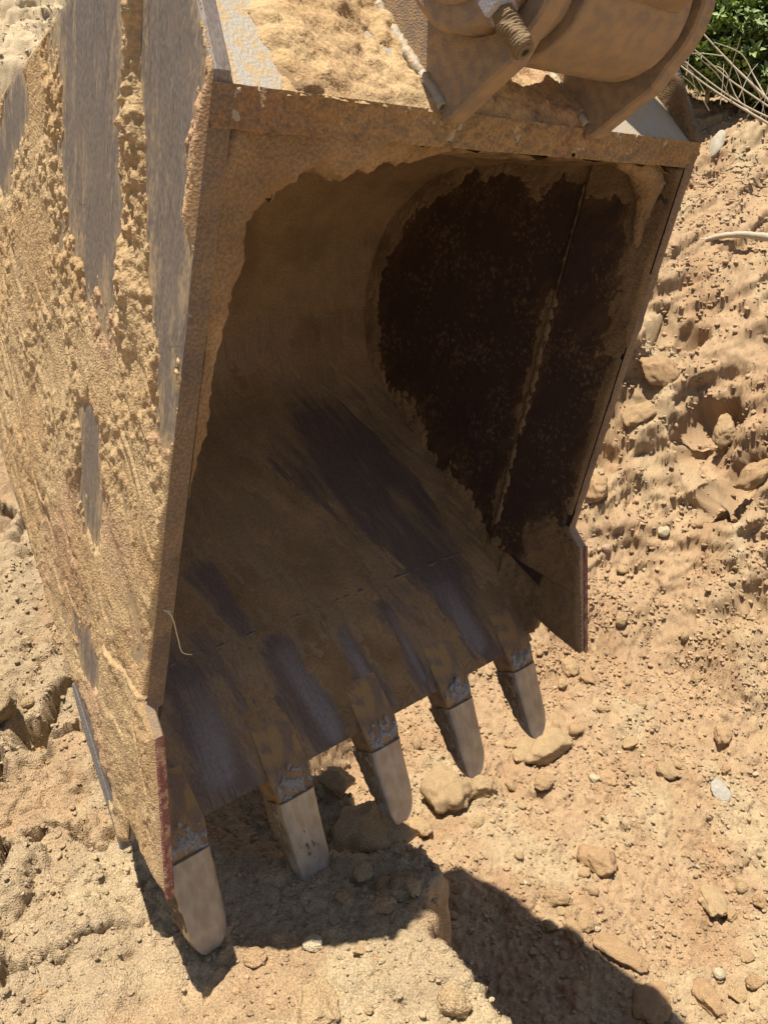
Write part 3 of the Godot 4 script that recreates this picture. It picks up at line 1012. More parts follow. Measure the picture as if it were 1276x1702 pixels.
func make_teeth() -> void:
	var along := Vector3(0, -0.8, 0.6).normalized()
	var up := Vector3(0, 0.6, 0.8).normalized()       # the face that looks out of the bucket
	var across := Vector3(1, 0, 0)
	for i in 5:
		var x := 0.06 + i * (W - 0.12) / 4.0
		var lip := Vector3(x, 0.0, 0.0)
		# adapter: rises on the floor, wraps the lip, ends in a nose at the cap
		var back := Vector3(x, 0.118, -0.130)
		var rings := []
		var heights := [[0.0, 0.036, -0.008, 0.02], [0.3, 0.043, -0.001, 0.03], [0.6, 0.046, 0.003, 0.045], [0.88, 0.048, 0.007, 0.05], [1.0, 0.049, 0.011, 0.052]]
		for h in heights:
			rings.append(section(back.lerp(lip, h[0]), across, Vector3(0, 0.74, 0.67), h[1], h[2], h[3], 7.0))
		rings.append(section(lip + along * 0.022, across, up, 0.046, 0.013, 0.052, 7.0))
		rings.append(section(lip + along * 0.052, across, up, 0.042, 0.013, 0.049, 7.0))
		var ad := obj("tooth_adapter", loft(rings), mats.adapter_steel, bucket)
		# bright worn patch where the cap has rubbed
		var off := i * 2.3
		dirt(ad, 36, 30,
			func(a, b): return lip + along * lerpf(-0.02, 0.048, b) + across * lerpf(-0.042, 0.042, a) + up * 0.0138,
			func(_a, _b): return up,
			func(a, b): return 0.0015 - 0.0065 * absf(b - 0.66) - 0.004 * absf(a - 0.55) + 0.0035 * n_fine.get_noise_2d(a * 0.1 + off, b * 0.07) + 0.002 * n_mid.get_noise_2d(a * 0.2 + off, b * 0.14),
			func(_p): return Color.WHITE, false, "", mats.bright_steel, "worn_patch")
		# cap: a wedge with a rounded shovel end
		var caps := []
		var tones := []
		var stops := [0.0, 0.02, 0.06, 0.2, 0.4, 0.6, 0.7, 0.76, 0.82, 0.87, 0.91, 0.94, 0.965, 0.985, 1.0]
		var length := 0.182 + 0.006 * sin(i * 2.1)
		for f in stops:
			var w := lerpf(0.0435, 0.0365, f)
			var top := lerpf(0.0165, 0.010, f)
			var bot := lerpf(0.060, 0.022, pow(f, 0.85))
			if f > 0.7:     # thumb-like rounded end
				var q: float = (f - 0.7) / 0.3
				var c: float = sqrt(maxf(1.0 - q * q, 0.012))
				w *= 0.25 + 0.75 * c
				var mid_y := (top - bot) * 0.5
				var half := (top + bot) * 0.5 * (0.15 + 0.85 * c)
				top = mid_y + half
				bot = half - mid_y
			var wob := 0.0015 * n_mid.get_noise_2d(f * 0.6, i * 3.0)
			caps.append(section(lip + along * (0.047 + length * f) + across * wob, across, up, w, top, bot, 5.0 if f < 0.7 else lerpf(5.0, 2.6, (f - 0.7) / 0.3)))
			var beige := Color(0.46, 0.385, 0.29).lerp(Color(0.39, 0.325, 0.25), clampf(0.5 + n_mid.get_noise_2d(f, i * 2.0), 0.0, 1.0))
			tones.append(beige.lerp(Color(0.40, 0.37, 0.35), smoothstep(0.7, 0.95, f)))
		var cap := obj("tooth_cap", loft(caps, tones), mats.tooth_steel, ad)
		if i == 1:
			cap.set_meta("label", "tooth cap with a dark smear of dirt near its tip")
			dirt(cap, 40, 40,
				func(a, b): return lip + along * (0.115 + 0.10 * b) + across * lerpf(-0.035, 0.035, a) + up * (0.0133 - 0.0065 * b),
				func(_a, _b): return up,
				func(a, b): return 0.0022 - 0.010 * Vector2(a - 0.42, (b - 0.45) * 0.9).length() + 0.0035 * n_fine.get_noise_2d(a * 0.12, b * 0.16) + 0.002 * n_mid.get_noise_2d(a * 0.2, b * 0.3),
				damp_tone, false)
		# dirt packed against the flank of the cap
		var seed_off := i * 3.7
		dirt(cap, 26, 40,
			func(a, b): return lip + along * (0.045 + 0.15 * b) + across * (-0.0436 + 0.007 * b) + up * lerpf(0.006, -0.055 + 0.03 * b, a),
			func(_a, _b): return Vector3(-1, 0, 0),
			func(a, b): return 0.004 * n_mid.get_noise_2d(a * 0.3 + seed_off, b * 0.5) + 0.003 * n_fine.get_noise_2d(a * 0.1 + seed_off, b * 0.15) + 0.0015 - 0.006 * smoothstep(0.75, 1.0, b) - 0.006 * smoothstep(0.12, 0.0, a) - 0.006 * smoothstep(0.9, 1.0, a),
			damp_tone, true)

func left_bare(q: Vector2) -> float:
	var bare = maxf(capsule(q, Vector2(1.28, -0.33), Vector2(1.00, -0.27), 0.135), capsule(q, Vector2(1.32, -0.115), Vector2(1.10, -0.085), 0.085))
	bare = maxf(bare, capsule(q, Vector2(1.10, -0.085), Vector2(0.93, -0.035), 0.062))
	bare = maxf(bare, 0.9 * capsule(q, Vector2(0.93, -0.05), Vector2(0.80, -0.02), 0.03))
	bare = maxf(bare, capsule(q, Vector2(0.68, -0.25), Vector2(0.54, -0.23), 0.045) * 0.8)
	bare = maxf(bare, capsule(q, Vector2(1.09, -0.585), Vector2(0.97, -0.66), 0.05))
	bare = maxf(bare, capsule(q, Vector2(0.30, -0.24), Vector2(0.25, -0.2), 0.04) * 0.6)
	bare = maxf(bare, capsule(q, Vector2(0.15, -0.225), Vector2(0.065, -0.10), 0.035))
	return bare

func film_tone_left(p: Vector3) -> Color:
	var q := Vector2(p.y, p.z)
	var d := 0.72 - 1.10 * left_bare(q) + 0.50 * n_mid.get_noise_2d(p.y * 0.5, p.z * 2.2) + 0.55 * n_fine.get_noise_2d(p.y * 0.3, p.z * 1.5) + 0.35 * n_grit.get_noise_2d(p.y * 0.35, p.z)
	d = clampf(d, 0.0, 1.0)
	return Color(0.25, 0.208, 0.182).lerp(Color(0.54, 0.41, 0.255), d * d * (3.0 - 2.0 * d))

func right_cover(q: Vector2) -> float:
	var y := q.x
	var z := q.y
	var m := 1.15 - prof_distance(q) / 0.085                                        # corner with the floor and back
	m = maxf(m, 1.1 * capsule(q, Vector2(1.06, -0.02), Vector2(0.80, -0.02), 0.075))   # front edge
	m = maxf(m, 1.6 * capsule(q, Vector2(1.15, -0.02), Vector2(1.13, -0.14), 0.075))   # top corner
	m = maxf(m, 1.7 * capsule(q, Vector2(1.21, -0.02), Vector2(1.31, -0.11), 0.06))
	m = maxf(m, 1.9 * capsule(q, Vector2(0.10, 0.07), Vector2(0.26, -0.02), 0.115))    # cutter
	m = maxf(m, 0.95 * capsule(q, Vector2(0.80, -0.01), Vector2(0.40, 0.0), 0.03))
	m = maxf(m, 0.92 * capsule(q, Vector2(0.85, -0.2), Vector2(0.24, -0.195), 0.03))   # along the weld
	return m + 0.35 * n_low.get_noise_2d(y * 2.0 + 4.0, z * 2.0) + 0.30 * n_mid.get_noise_2d(y * 1.0, z * 1.4) + 0.22 * n_fine.get_noise_2d(y * 0.9 - z * 0.5, z * 1.2) + 0.08 * n_grit.get_noise_2d(y, z)

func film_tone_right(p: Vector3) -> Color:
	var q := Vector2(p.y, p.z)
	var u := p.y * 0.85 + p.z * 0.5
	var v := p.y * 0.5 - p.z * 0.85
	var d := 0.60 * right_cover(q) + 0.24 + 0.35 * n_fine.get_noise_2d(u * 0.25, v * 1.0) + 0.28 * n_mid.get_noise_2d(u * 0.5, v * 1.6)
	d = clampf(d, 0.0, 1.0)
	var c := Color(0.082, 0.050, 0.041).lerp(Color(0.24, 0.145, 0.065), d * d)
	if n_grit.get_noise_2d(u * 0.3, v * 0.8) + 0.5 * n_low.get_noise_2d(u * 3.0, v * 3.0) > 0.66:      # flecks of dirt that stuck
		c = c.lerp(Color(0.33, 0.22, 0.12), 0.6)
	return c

func floor_bare(x: float, s: float) -> float:
	var q = Vector2(x, s)
	var bare = capsule(q, Vector2(0.90, 0.30), Vector2(0.80, 0.66), 0.15)
	bare = maxf(bare, capsule(q, Vector2(0.92, 0.06), Vector2(0.88, 0.25), 0.065))
	bare = maxf(bare, capsule(q, Vector2(0.17, 0.06), Vector2(0.20, 0.25), 0.075))
	bare = maxf(bare, capsule(q, Vector2(0.44, 0.03), Vector2(0.40, 0.22), 0.05))
	bare = maxf(bare, capsule(q, Vector2(0.58, 0.05), Vector2(0.55, 0.2), 0.03))
	bare = maxf(bare, 0.8 * capsule(q, Vector2(0.33, 0.30), Vector2(0.30, 0.42), 0.04))
	bare = maxf(bare, 0.7 * capsule(q, Vector2(0.72, 0.04), Vector2(0.70, 0.2), 0.03))
	bare = maxf(bare, 0.75 * capsule(q, Vector2(0.66, 1.12), Vector2(0.66, 1.20), 0.035))
	bare = maxf(bare, 0.7 * capsule(q, Vector2(0.56, 1.12), Vector2(0.56, 1.18), 0.02))
	return bare

func floor_streak(x: float, s: float) -> float:
	var u := x + 0.35 * s
	return n_low.get_noise_2d(u * 4.5, s * 1.2) * 0.9 + n_mid.get_noise_2d(u * 1.6, s * 0.35) * 0.55 + n_fine.get_noise_2d(u * 0.9, s * 0.12) * 0.55 + n_grit.get_noise_2d(u * 0.7, s * 0.07) * 0.3

func floor_tone(x: float, s: float) -> Color:
	var d := 0.66 - 0.30 * smoothstep(0.32, 0.0, s) - 0.85 * floor_bare(x, s) - 0.70 * floor_streak(x, s) + 0.3 * n_mid.get_noise_2d(x * 0.8, s * 0.6)
	if s > 0.75:
		d += 0.25
	d = clampf(d, 0.0, 1.0)
	var c := Color(0.165, 0.118, 0.098).lerp(Color(0.33, 0.225, 0.125), d * d * (3.0 - 2.0 * d))
	var blue := smoothstep(0.3, 0.75, floor_bare(x, s)) * smoothstep(0.30, 0.1, s)
	return c.lerp(Color(0.28, 0.26, 0.27), 0.75 * blue * (1.0 - d))

func make_dirt() -> void:
	var out := side_outline()
	var cut := cutter_outline()
	# left plate, outside: the sunlit face
	var smear := func(y: float, z: float) -> float:
		# scooped, shingled smears that run down towards the teeth
		var u = y * 0.80 - z * 0.60
		var v = y * 0.60 + z * 0.80
		var wv = n_low.get_noise_2d(u * 1.6, v * 4.0)
		var t = 0.0024 + 0.0055 * wv + 0.0024 * n_mid.get_noise_2d(u * 0.55, v * 1.5)
		var saw = fposmod(v * 5.2 + u * 1.3 + 1.1 * wv + 0.25 * n_mid.get_noise_2d(u * 0.5, v), 1.0)
		saw = saw / 0.82 if saw < 0.82 else (1.0 - saw) / 0.18
		t += 0.0042 * (saw - 0.45) * smoothstep(1.05, 0.75, y)
		return t
	var left_thick := func(a: float, b: float) -> float:
		var y = lerpf(-0.01, 1.30, a)
		var z = lerpf(-0.80, 0.135, b)
		var q = Vector2(y, z)
		var inside := maxf(outline_depth(q, out), outline_depth(q, cut))
		if inside < -0.035:
			return -0.027
		var t: float = smear.call(y, z)
		var jag = 0.30 * n_mid.get_noise_2d(y * 1.0, z * 2.4) + 0.30 * n_low.get_noise_2d(y * 2.0, z * 5.0) + 0.16 * n_fine.get_noise_2d(y, z * 1.8) + 0.05 * n_grit.get_noise_2d(y * 0.8, z * 1.4)
		var bare: float = left_bare(q)
		t -= 0.022 * clampf(bare + jag + 0.02, -0.12, 1.0)
		var ridge = maxf(capsule(q, Vector2(1.30, -0.195), Vector2(1.14, -0.185), 0.02), capsule(q, Vector2(1.14, -0.18), Vector2(0.88, -0.155), 0.045))
		if ridge > 0.0:
			t += ridge * (0.016 + 0.008 * n_mid.get_noise_2d(y * 1.6, z * 2.0) + 0.006 * n_fine.get_noise_2d(y * 0.8, z * 0.8))
		var clump = maxf(0.0, 0.5 - (n_cell.get_noise_2d(y * 2.2, z * 2.8) + 1.0)) * smoothstep(0.55, 0.85, y) * smoothstep(1.2, 1.0, y)
		if t > -0.002:
			var grain := 0.25 + 1.0 * smoothstep(-0.25, 0.3, n_low.get_noise_2d(y * 2.6 + 11.0, z * 4.0))
			t += 0.006 * clump * grain
			t += grain * (0.0012 + 0.0006 * smoothstep(0.5, 0.9, y)) * n_fine.get_noise_2d(y * 1.2, z * 1.6) + 0.0010 * n_grit.get_noise_2d(y, z * 1.3)
			t += grain * (0.0010 + 0.0023 * smoothstep(0.45, 0.8, y)) * maxf(0.0, 0.55 - (n_cell2.get_noise_2d(y * 1.4, z * 1.8) + 1.0)) * smoothstep(0.2, 0.6, y)
		# dirt crumbs thin out towards the outline
		return minf(minf(t, 0.05), (inside - 0.004) * 0.8)
	dirt(bucket, 470, 336,
		func(a, b): return Vector3(xl(lerpf(-0.01, 1.30, a), lerpf(-0.80, 0.135, b)) - 0.0042 * float(lerpf(-0.01, 1.30, a) < 0.35 and lerpf(-0.80, 0.135, b) > -0.145), lerpf(-0.01, 1.30, a), lerpf(-0.80, 0.135, b)),
		func(_a, _b): return Vector3(-0.995, TB, TA).normalized(),
		left_thick, dirt_tone, true, "thick smeared dry dirt on the sunlit outer side plate")
	dirt(bucket, 330, 240,
		func(a, b): return Vector3(xl(lerpf(0.0, 1.32, a), lerpf(-0.78, 0.0, b)), lerpf(0.0, 1.32, a), lerpf(-0.78, 0.0, b)),
		func(_a, _b): return Vector3(-0.995, TB, TA).normalized(),
		func(a, b): return minf(0.0009, (outline_depth(Vector2(lerpf(0.0, 1.32, a), lerpf(-0.78, 0.0, b)), out) - 0.005) * 0.5),
		film_tone_left, true, "scratched grey steel with a film of dust", mats.film_steel, "dust_film")
	dirt(bucket, 300, 200,
		func(a, b):
			var y: float = lerpf(0.0, 1.16, a)
			var z: float = lerpf(-0.78, -0.005, b)
			return Vector3(W - xl(y, z) - (0.0372 if z > -0.186 and y > 0.2 else 0.0252), y, z),
		func(_a, _b): return Vector3(-0.995, -TB, -TA).normalized(),
		func(a, b): return minf(0.0009, (outline_depth(Vector2(lerpf(0.0, 1.16, a), lerpf(-0.78, -0.005, b)), out) - 0.005) * 0.5),
		film_tone_right, true, "dark scratched inner steel with a thin brown film", mats.film_dark, "dust_film")
	# right plate, inside
	var right_thick := func(a: float, b: float) -> float:
		var y := lerpf(0.0, 1.40, a)
		var z = lerpf(-0.76, 0.135, b)
		var q = Vector2(y, z)
		var inside := maxf(outline_depth(q, out), outline_depth(q, cut))
		if inside < -0.035:
			return -0.027
		var m: float = right_cover(q)
		return minf(inside * 0.8 + 0.001, 0.010 * (m - 0.42) if m < 0.8 else 0.0038 + 0.002 * (m - 0.8) + 0.0015 * n_fine.get_noise_2d(y, z) + 0.003 * n_mid.get_noise_2d(y, z))
	dirt(bucket, 350, 226,
		func(a, b):
			var y: float = lerpf(0.0, 1.40, a)
			var z: float = lerpf(-0.76, 0.135, b)
			var bar_in: bool = z > -0.186 and y > 0.2 and y < 1.16
			return Vector3(W - xl(y, z) - (0.0372 if bar_in else (0.0292 if y < 0.35 and z > -0.14 else 0.0252)), y, z),
		func(_a, _b): return Vector3(-0.995, -TB, -TA).normalized(),
		right_thick, damp_tone, true, "damp brown dirt film round the dark inner side plate")
	# floor, back and roof, inside
	var np := prof.size() - 1
	var floor_thick := func(a: float, b: float) -> float:
		var f = b * np
		var i = mini(int(f), np - 1)
		var p = prof[i].lerp(prof[i + 1], f - i)
		var x = 0.03 + a * (W - 0.06)
		var s: float = lerpf(prof_s[i], prof_s[i + 1], f - i)
		var streak: float = floor_streak(x, s)
		var bare: float = floor_bare(x, s)
		var t = 0.0004 + 0.0016 * streak + 0.0016 * n_low.get_noise_2d(x * 2.5 + 3.0, s * 2.0)
		t -= 0.0060 * clampf(bare + 0.75 * streak, -0.1, 1.0)
		if t > 0.0:
			t += 0.0012 * n_fine.get_noise_2d(x, s) + 0.002 * maxf(0.0, n_mid.get_noise_2d(x, s))
		t += 0.012 * smoothstep(W - 0.13, W - 0.04, x) * smoothstep(0.15, 0.3, s)      # fillet along the right wall
		if s > 1.0:
			t += 0.006 + 0.010 * n_mid.get_noise_2d(x * 0.8, s) * smoothstep(1.3, 1.7, s)
		return t
	dirt(bucket, 230, 330,
		func(a, b):
			var f: float = b * np
			var i = mini(int(f), np - 1)
			var p = prof[i].lerp(prof[i + 1], f - i)
			return Vector3(lerpf(xl(p.x, p.y) + 0.02, W - xl(p.x, p.y) - 0.02, a), p.x, p.y),
		func(_a, b):
			var i = mini(int(b * np), np)
			return Vector3(0, prof_n[i].x, prof_n[i].y),
		floor_thick, damp_tone, true, "brown dirt film streaked over the bucket floor and back")
	dirt(bucket, 240, 330,
		func(a, b):
			var f: float = b * np
			var i = mini(int(f), np - 1)
			var p = prof[i].lerp(prof[i + 1], f - i)
			return Vector3(lerpf(xl(p.x, p.y) + 0.026, W - xl(p.x, p.y) - 0.026, a), p.x, p.y),
		func(_a, b):
			var i = mini(int(b * np), np)
			return Vector3(0, prof_n[i].x, prof_n[i].y),
		func(_a, _b): return 0.0008,
		func(p):
			var best = 0
			var bd = 9.0
			for i in range(0, prof.size(), 6):
				var d = Vector2(p.y, p.z).distance_squared_to(prof[i])
				if d < bd:
					bd = d
					best = i
			for i in range(maxi(best - 6, 0), mini(best + 7, prof.size())):
				var d = Vector2(p.y, p.z).distance_squared_to(prof[i])
				if d < bd:
					bd = d
					best = i
			return floor_tone(p.x, prof_s[best]),
		true, "streaked worn steel of the bucket floor", mats.film_steel, "dust_film")
	# top plate: loose sunlit soil
	var tn := Vector3(0, 0.827, 0.562)
	dirt(bucket, 250, 90,
		func(a, b):
			var z: float = lerpf(0.004, -0.21, b)
			return Vector3(lerpf(0.03, W - 0.03, a), 1.2075 - 0.679 * z, z),
		func(_a, _b): return tn,
		func(a, b):
			var x: float = lerpf(0.03, W - 0.03, a)
			var t: float = 0.007 + 0.010 * n_mid.get_noise_2d(x, b * 0.25) + 0.008 * n_low.get_noise_2d(x * 2.0, b * 0.5)
			t += 0.014 * maxf(0.0, 0.5 - (n_cell.get_noise_2d(x * 2.0, b * 0.5) + 1.0)) + 0.002 * n_fine.get_noise_2d(x, b * 0.25) + 0.0012 * n_grit.get_noise_2d(x, b * 0.25)
			t -= 0.030 * maxf(0.0, capsule(Vector2(x, b * 0.25), Vector2(0.075, 0.02), Vector2(0.10, 0.25), 0.05))
			t -= 0.035 * smoothstep(0.74, 0.80, x)
			t += 0.02 * capsule(Vector2(x, b * 0.25), Vector2(1.06, 0.0), Vector2(1.05, 0.25), 0.05) if x > 1.0 else 0.0
			t *= 0.25 + 0.75 * smoothstep(0.0, 0.12, b)
			t -= 0.012 * smoothstep(0.93, 1.0, b)
			return t,
		dirt_tone, true, "loose sunlit soil lying on the sloping top plate")
	# front bar of the top plate and the front edges of the side plates
	dirt(bucket, 380, 16,
		func(a, b): return Vector3(lerpf(0.0, W, a), lerpf(1.164, 1.210, b), 0.0005),
		func(_a, _b): return Vector3(0, 0, 1),
		func(a, b): return 0.004 + 0.006 * n_mid.get_noise_2d(a * 1.2, b * 0.05) + 0.004 * n_fine.get_noise_2d(a, b * 0.05) + 0.002 * n_grit.get_noise_2d(a, b * 0.05),
		bar_tone, false)
	for side in 2:
		dirt(bucket, 14, 300,
			func(a, b):
				var y: float = lerpf(1.21, 0.33, b)
				var x: float = lerpf(-0.002, 0.028, a)
				return Vector3(xl(y, 0) + x if side == 0 else W - xl(y, 0) - x, y, 0.002),
			func(_a, _b): return Vector3(0, 0, 1),
			func(a, b): return maxf(0.0007, 0.0030 + 0.0040 * n_mid.get_noise_2d(a * 0.03 + side * 5.0, b * 1.1) + 0.0014 * n_fine.get_noise_2d(a * 0.03, b * 0.7) - 0.0032 * pow(absf(a * 2.0 - 1.0), 4.0)),
			rim_tone, side == 1)
	# thick cake hanging under the roof and down the inside of the left front edge
	cake(PackedVector3Array([Vector3(0.028, 0.66, -0.03), Vector3(0.03, 0.80, -0.028), Vector3(0.03, 0.95, -0.03), Vector3(0.038, 1.06, -0.035), Vector3(0.07, 1.135, -0.04), Vector3(0.15, 1.162, -0.04), Vector3(0.24, 1.165, -0.04), Vector3(0.33, 1.17, -0.045), Vector3(0.45, 1.172, -0.05), Vector3(0.7, 1.176, -0.05), Vector3(0.95, 1.178, -0.05)]),
		PackedFloat32Array([0.006, 0.022, 0.034, 0.05, 0.068, 0.062, 0.052, 0.036, 0.02, 0.016, 0.018]), "thick cake of dirt hanging inside the top left corner")
	cake(PackedVector3Array([Vector3(0.88, 1.175, -0.06), Vector3(0.96, 1.165, -0.05), Vector3(1.035, 1.13, -0.045), Vector3(1.055, 1.06, -0.045), Vector3(1.062, 1.0, -0.04)]),
		PackedFloat32Array([0.010, 0.026, 0.032, 0.018, 0.006]), "cake of dirt in the top right corner of the opening")

func cake(path: PackedVector3Array, radii: PackedFloat32Array, label: String) -> void:
	var steps := 16
	var pts := smooth_path(path, steps)
	var rings := []
	var sides := 40
	for j in pts.size():
		var f := float(j) / steps
		var i := mini(int(f), radii.size() - 2)
		var r := lerpf(radii[i], radii[i + 1], f - i)
		var d := (pts[mini(j + 1, pts.size() - 1)] - pts[maxi(j - 1, 0)]).normalized()
		var s := d.cross(Vector3(0, 0, 1)).normalized()
		var ring := PackedVector3Array()
		for k in sides:
			var a := TAU * k / sides
			var o := s * cos(a) + Vector3(0, 0, 1) * sin(a) * 0.85
			var p := pts[j] + o * r
			p += o * (0.35 * r * n_mid.get_noise_3dv(p * 1.0) + (0.002 + 0.12 * r) * n_fine.get_noise_3dv(p * 1.0) + 0.0025 * n_grit.get_noise_3dv(p * 0.8))
			p.z = minf(p.z, 0.0 + 0.004 * n_fine.get_noise_3dv(p))
			p.x = clampf(p.x, xl(p.y, p.z) + 0.006, W - xl(p.y, p.z) - 0.006)
			ring.append(p)
		rings.append(ring)
	var m := loft(rings)
	var arr := m.surface_get_arrays(0)
	var v: PackedVector3Array = arr[Mesh.ARRAY_VERTEX]
	var col := PackedColorArray()
	for p in v:
		col.append(damp_tone(p) * 1.25)
	arr[Mesh.ARRAY_COLOR] = col
	var am := ArrayMesh.new()
	am.add_surface_from_arrays(Mesh.PRIMITIVE_TRIANGLES, arr)
	var o2 := obj("caked_dirt", am, mats.mud, bucket)
	o2.set_meta("label", label)

func make_bucket() -> void:
	bucket = thing("excavator_bucket", "large worn steel excavator bucket with five teeth, caked in dry dirt", "excavator bucket", Vector3(-0.406488, 0.194544, -1.019827))
	bucket.basis = Basis(Vector3(0.710778, -0.140444, -0.689254), Vector3(0.185396, 0.982622, -0.009035), Vector3(0.678545, -0.121363, 0.724464)).orthonormalized()
	build_profile()
	make_sides()
	make_shell()
	make_top()
	make_hinge()
	make_teeth()
	make_dirt()

func make_arm() -> void:
	var arm := thing("excavator_dipper", "dusty round pin boss of the excavator between the two hinge ears", "excavator dipper", bucket.position)
	arm.basis = bucket.basis
	var c := Vector3(0, 1.392, 0.0205)
	obj("pin_boss", lathe(c, PackedVector2Array([Vector2(0.44, 0.05), Vector2(0.44, 0.108), Vector2(0.446, 0.113), Vector2(0.56, 0.1135), Vector2(0.684, 0.113), Vector2(0.69, 0.108), Vector2(0.69, 0.05)]), 72, 0.003), mats.dusty_steel, arm)
	for x in [0.405, 0.690]:
		obj("seal_ring", lathe(c + Vector3(x, 0, 0), PackedVector2Array([Vector2(0.0, 0.05), Vector2(0.0, 0.094), Vector2(0.004, 0.099), Vector2(0.03 if x < 0.5 else 0.012, 0.099), Vector2(0.034 if x < 0.5 else 0.014, 0.094)]), 56, 0.004), mats.dusty_steel, arm)
	# the arm itself leaves the boss upwards, out of the picture
	var rings := []
	for q in [[0.06, 0.10, 0.10], [0.25, 0.105, 0.13], [0.9, 0.115, 0.19], [1.5, 0.12, 0.23]]:
		var d := Vector3(0, 0.80, 0.60)
		rings.append(section(c + Vector3(0.565, 0, 0) + d * q[0], Vector3(1, 0, 0), Vector3(0, -0.60, 0.80), q[1], q[2], q[2], 9.0))
	obj("beam", loft(rings), mats.dusty_steel, arm)

func make_link() -> void:
	var link := thing("tipping_linkage", "dusty steel bar and pin above the right end of the bucket", "linkage", bucket.position)
	link.basis = bucket.basis
	for x in [0.75]:
		var rings := []
		for q in [[1.43, 0.06, 0.07], [1.5, 0.055, 0.085], [2.1, 0.05, 0.09], [2.45, 0.05, 0.08]]:
			rings.append(section(Vector3(x + 0.04, q[0], -0.27), Vector3(1, 0, 0), Vector3(0, 0, 1), q[1], q[2], q[2], 8.0))
		obj("link_bar", loft(rings), mats.dusty_steel, link)
	obj("link_pin", lathe(Vector3(0, 1.46, -0.26), PackedVector2Array([Vector2(0.70, 0.005), Vector2(0.70, 0.038), Vector2(0.88, 0.038), Vector2(0.88, 0.005)]), 32), mats.dusty_steel, link)

# ---------------------------------------------------------------- plants
func leaf_mesh() -> ArrayMesh:
	var st := SurfaceTool.new()
	st.begin(Mesh.PRIMITIVE_TRIANGLES)
	st.set_smooth_group(0)
	var r := RandomNumberGenerator.new()
	r.seed = 77
	for k in 5:     # a spray of five leaves with a fold along each
		var yaw := TAU * k / 5.0 + r.randf_range(-0.4, 0.4)
		var b := Basis.from_euler(Vector3(r.randf_range(-0.9, 0.3), yaw, r.randf_range(-0.6, 0.6)))
		var o := b * Vector3(0, 0, 0.15)
		var tip := b * Vector3(0, -0.12, 1.0) + o * 0.3
		var l := b * Vector3(-0.24, 0.06, 0.48)
		var l2 := b * Vector3(-0.15, 0.03, 0.8)
		var m := b * Vector3(0, -0.02, 0.5)
		var rr := b * Vector3(0.24, 0.06, 0.48)
		var r2 := b * Vector3(0.15, 0.03, 0.8)
		for t in [[o, l, m], [l, l2, m], [l2, tip, m], [o, m, rr], [m, r2, rr], [m, tip, r2]]:
			for p in t:
				st.add_vertex(p)
	st.generate_normals()
	return st.commit()

func make_bush(label: String, at: Vector3, size: Vector3, count: int, leaf: Mesh, hue: Color, leaf_size: float) -> void:
	at = Vector3(0, 1.45, 0) + (at - Vector3(0, 1.45, 0)) * 1.35
	size *= 1.35
	leaf_size *= 0.85
	count = int(count * 1.7)
	at += Vector3(0.06, 0.10, -0.42)
	var o := thing("leafy_shrub", label, "shrub", at, "shrubs on the bank above the trench")
	var mm := MultiMesh.new()
	mm.transform_format = MultiMesh.TRANSFORM_3D
	mm.use_colors = true
	mm.mesh = leaf
	mm.instance_count = count
	for i in count:
		# clumps on a shell, thinner inside
		var d := Vector3(rng.randfn(), rng.randfn(), rng.randfn()).normalized()
		d.y = absf(d.y) * 1.1 - 0.25
		var r := pow(rng.randf(), 0.4) * (0.75 + 0.45 * n_mid.get_noise_3dv(d * 0.35 + at))
		var p := Vector3(d.x * size.x, d.y * size.y + size.y * 0.35, d.z * size.z) * r
		var s := leaf_size * rng.randf_range(0.6, 1.25)
		mm.set_instance_transform(i, Transform3D(Basis.from_euler(Vector3(rng.randf_range(-0.8, 0.8), rng.randf() * TAU, rng.randf_range(-0.8, 0.8))).scaled(Vector3.ONE * s), p))
		mm.set_instance_color(i, hue.lerp(Color(0.13, 0.14, 0.06), 0.35) * rng.randf_range(1.0, 2.2) + Color(0.02, 0.015, 0.0) * rng.randf())
	var f := MultiMeshInstance3D.new()
	f.name = "foliage"
	f.multimesh = mm
	f.material_override = mats.leaf
	f.set_meta("kind", "stuff")
	o.add_child(f, true)
	for k in 5:
		var e := Vector3(rng.randf_range(-0.6, 0.6) * size.x, size.y * rng.randf_range(0.6, 1.0), rng.randf_range(-0.6, 0.6) * size.z)
		var pts := smooth_path(PackedVector3Array([Vector3(0, -0.1, 0), e * 0.4 + Vector3(0.03, 0.05, 0), e]), 5)
		var rad := PackedFloat32Array()
		for i in pts.size():
			rad.append(lerpf(0.012, 0.003, float(i) / pts.size()))
		obj("stem", tube(pts, rad, 6), mats.bark, o)

func twig(called: String, label: String, category: String, path: PackedVector3Array, r0: float, r1: float, mat: Material, group := "", rough := 0.3, far_by := 1.28) -> void:
	if r0 > 0.0015:
		for i in path.size():
			path[i] = Vector3(0, 1.45, 0) + (path[i] - Vector3(0, 1.45, 0)) * far_by
		r0 *= far_by * (1.0 if far_by > 1.4 else 0.62)
		r1 *= far_by * (1.0 if far_by > 1.4 else 0.62)
	var at := path[0]
	var rel := PackedVector3Array()
	for p in path:
		rel.append(p - at)
	var pts := smooth_path(rel, 8)
	var rad := PackedFloat32Array()
	for i in pts.size():
		rad.append(lerpf(r0, r1, float(i) / (pts.size() - 1)))
	var o := obj(called, tube(pts, rad, 8, rough), mat, self)
	o.position = at
	tag(o, label, category, group)

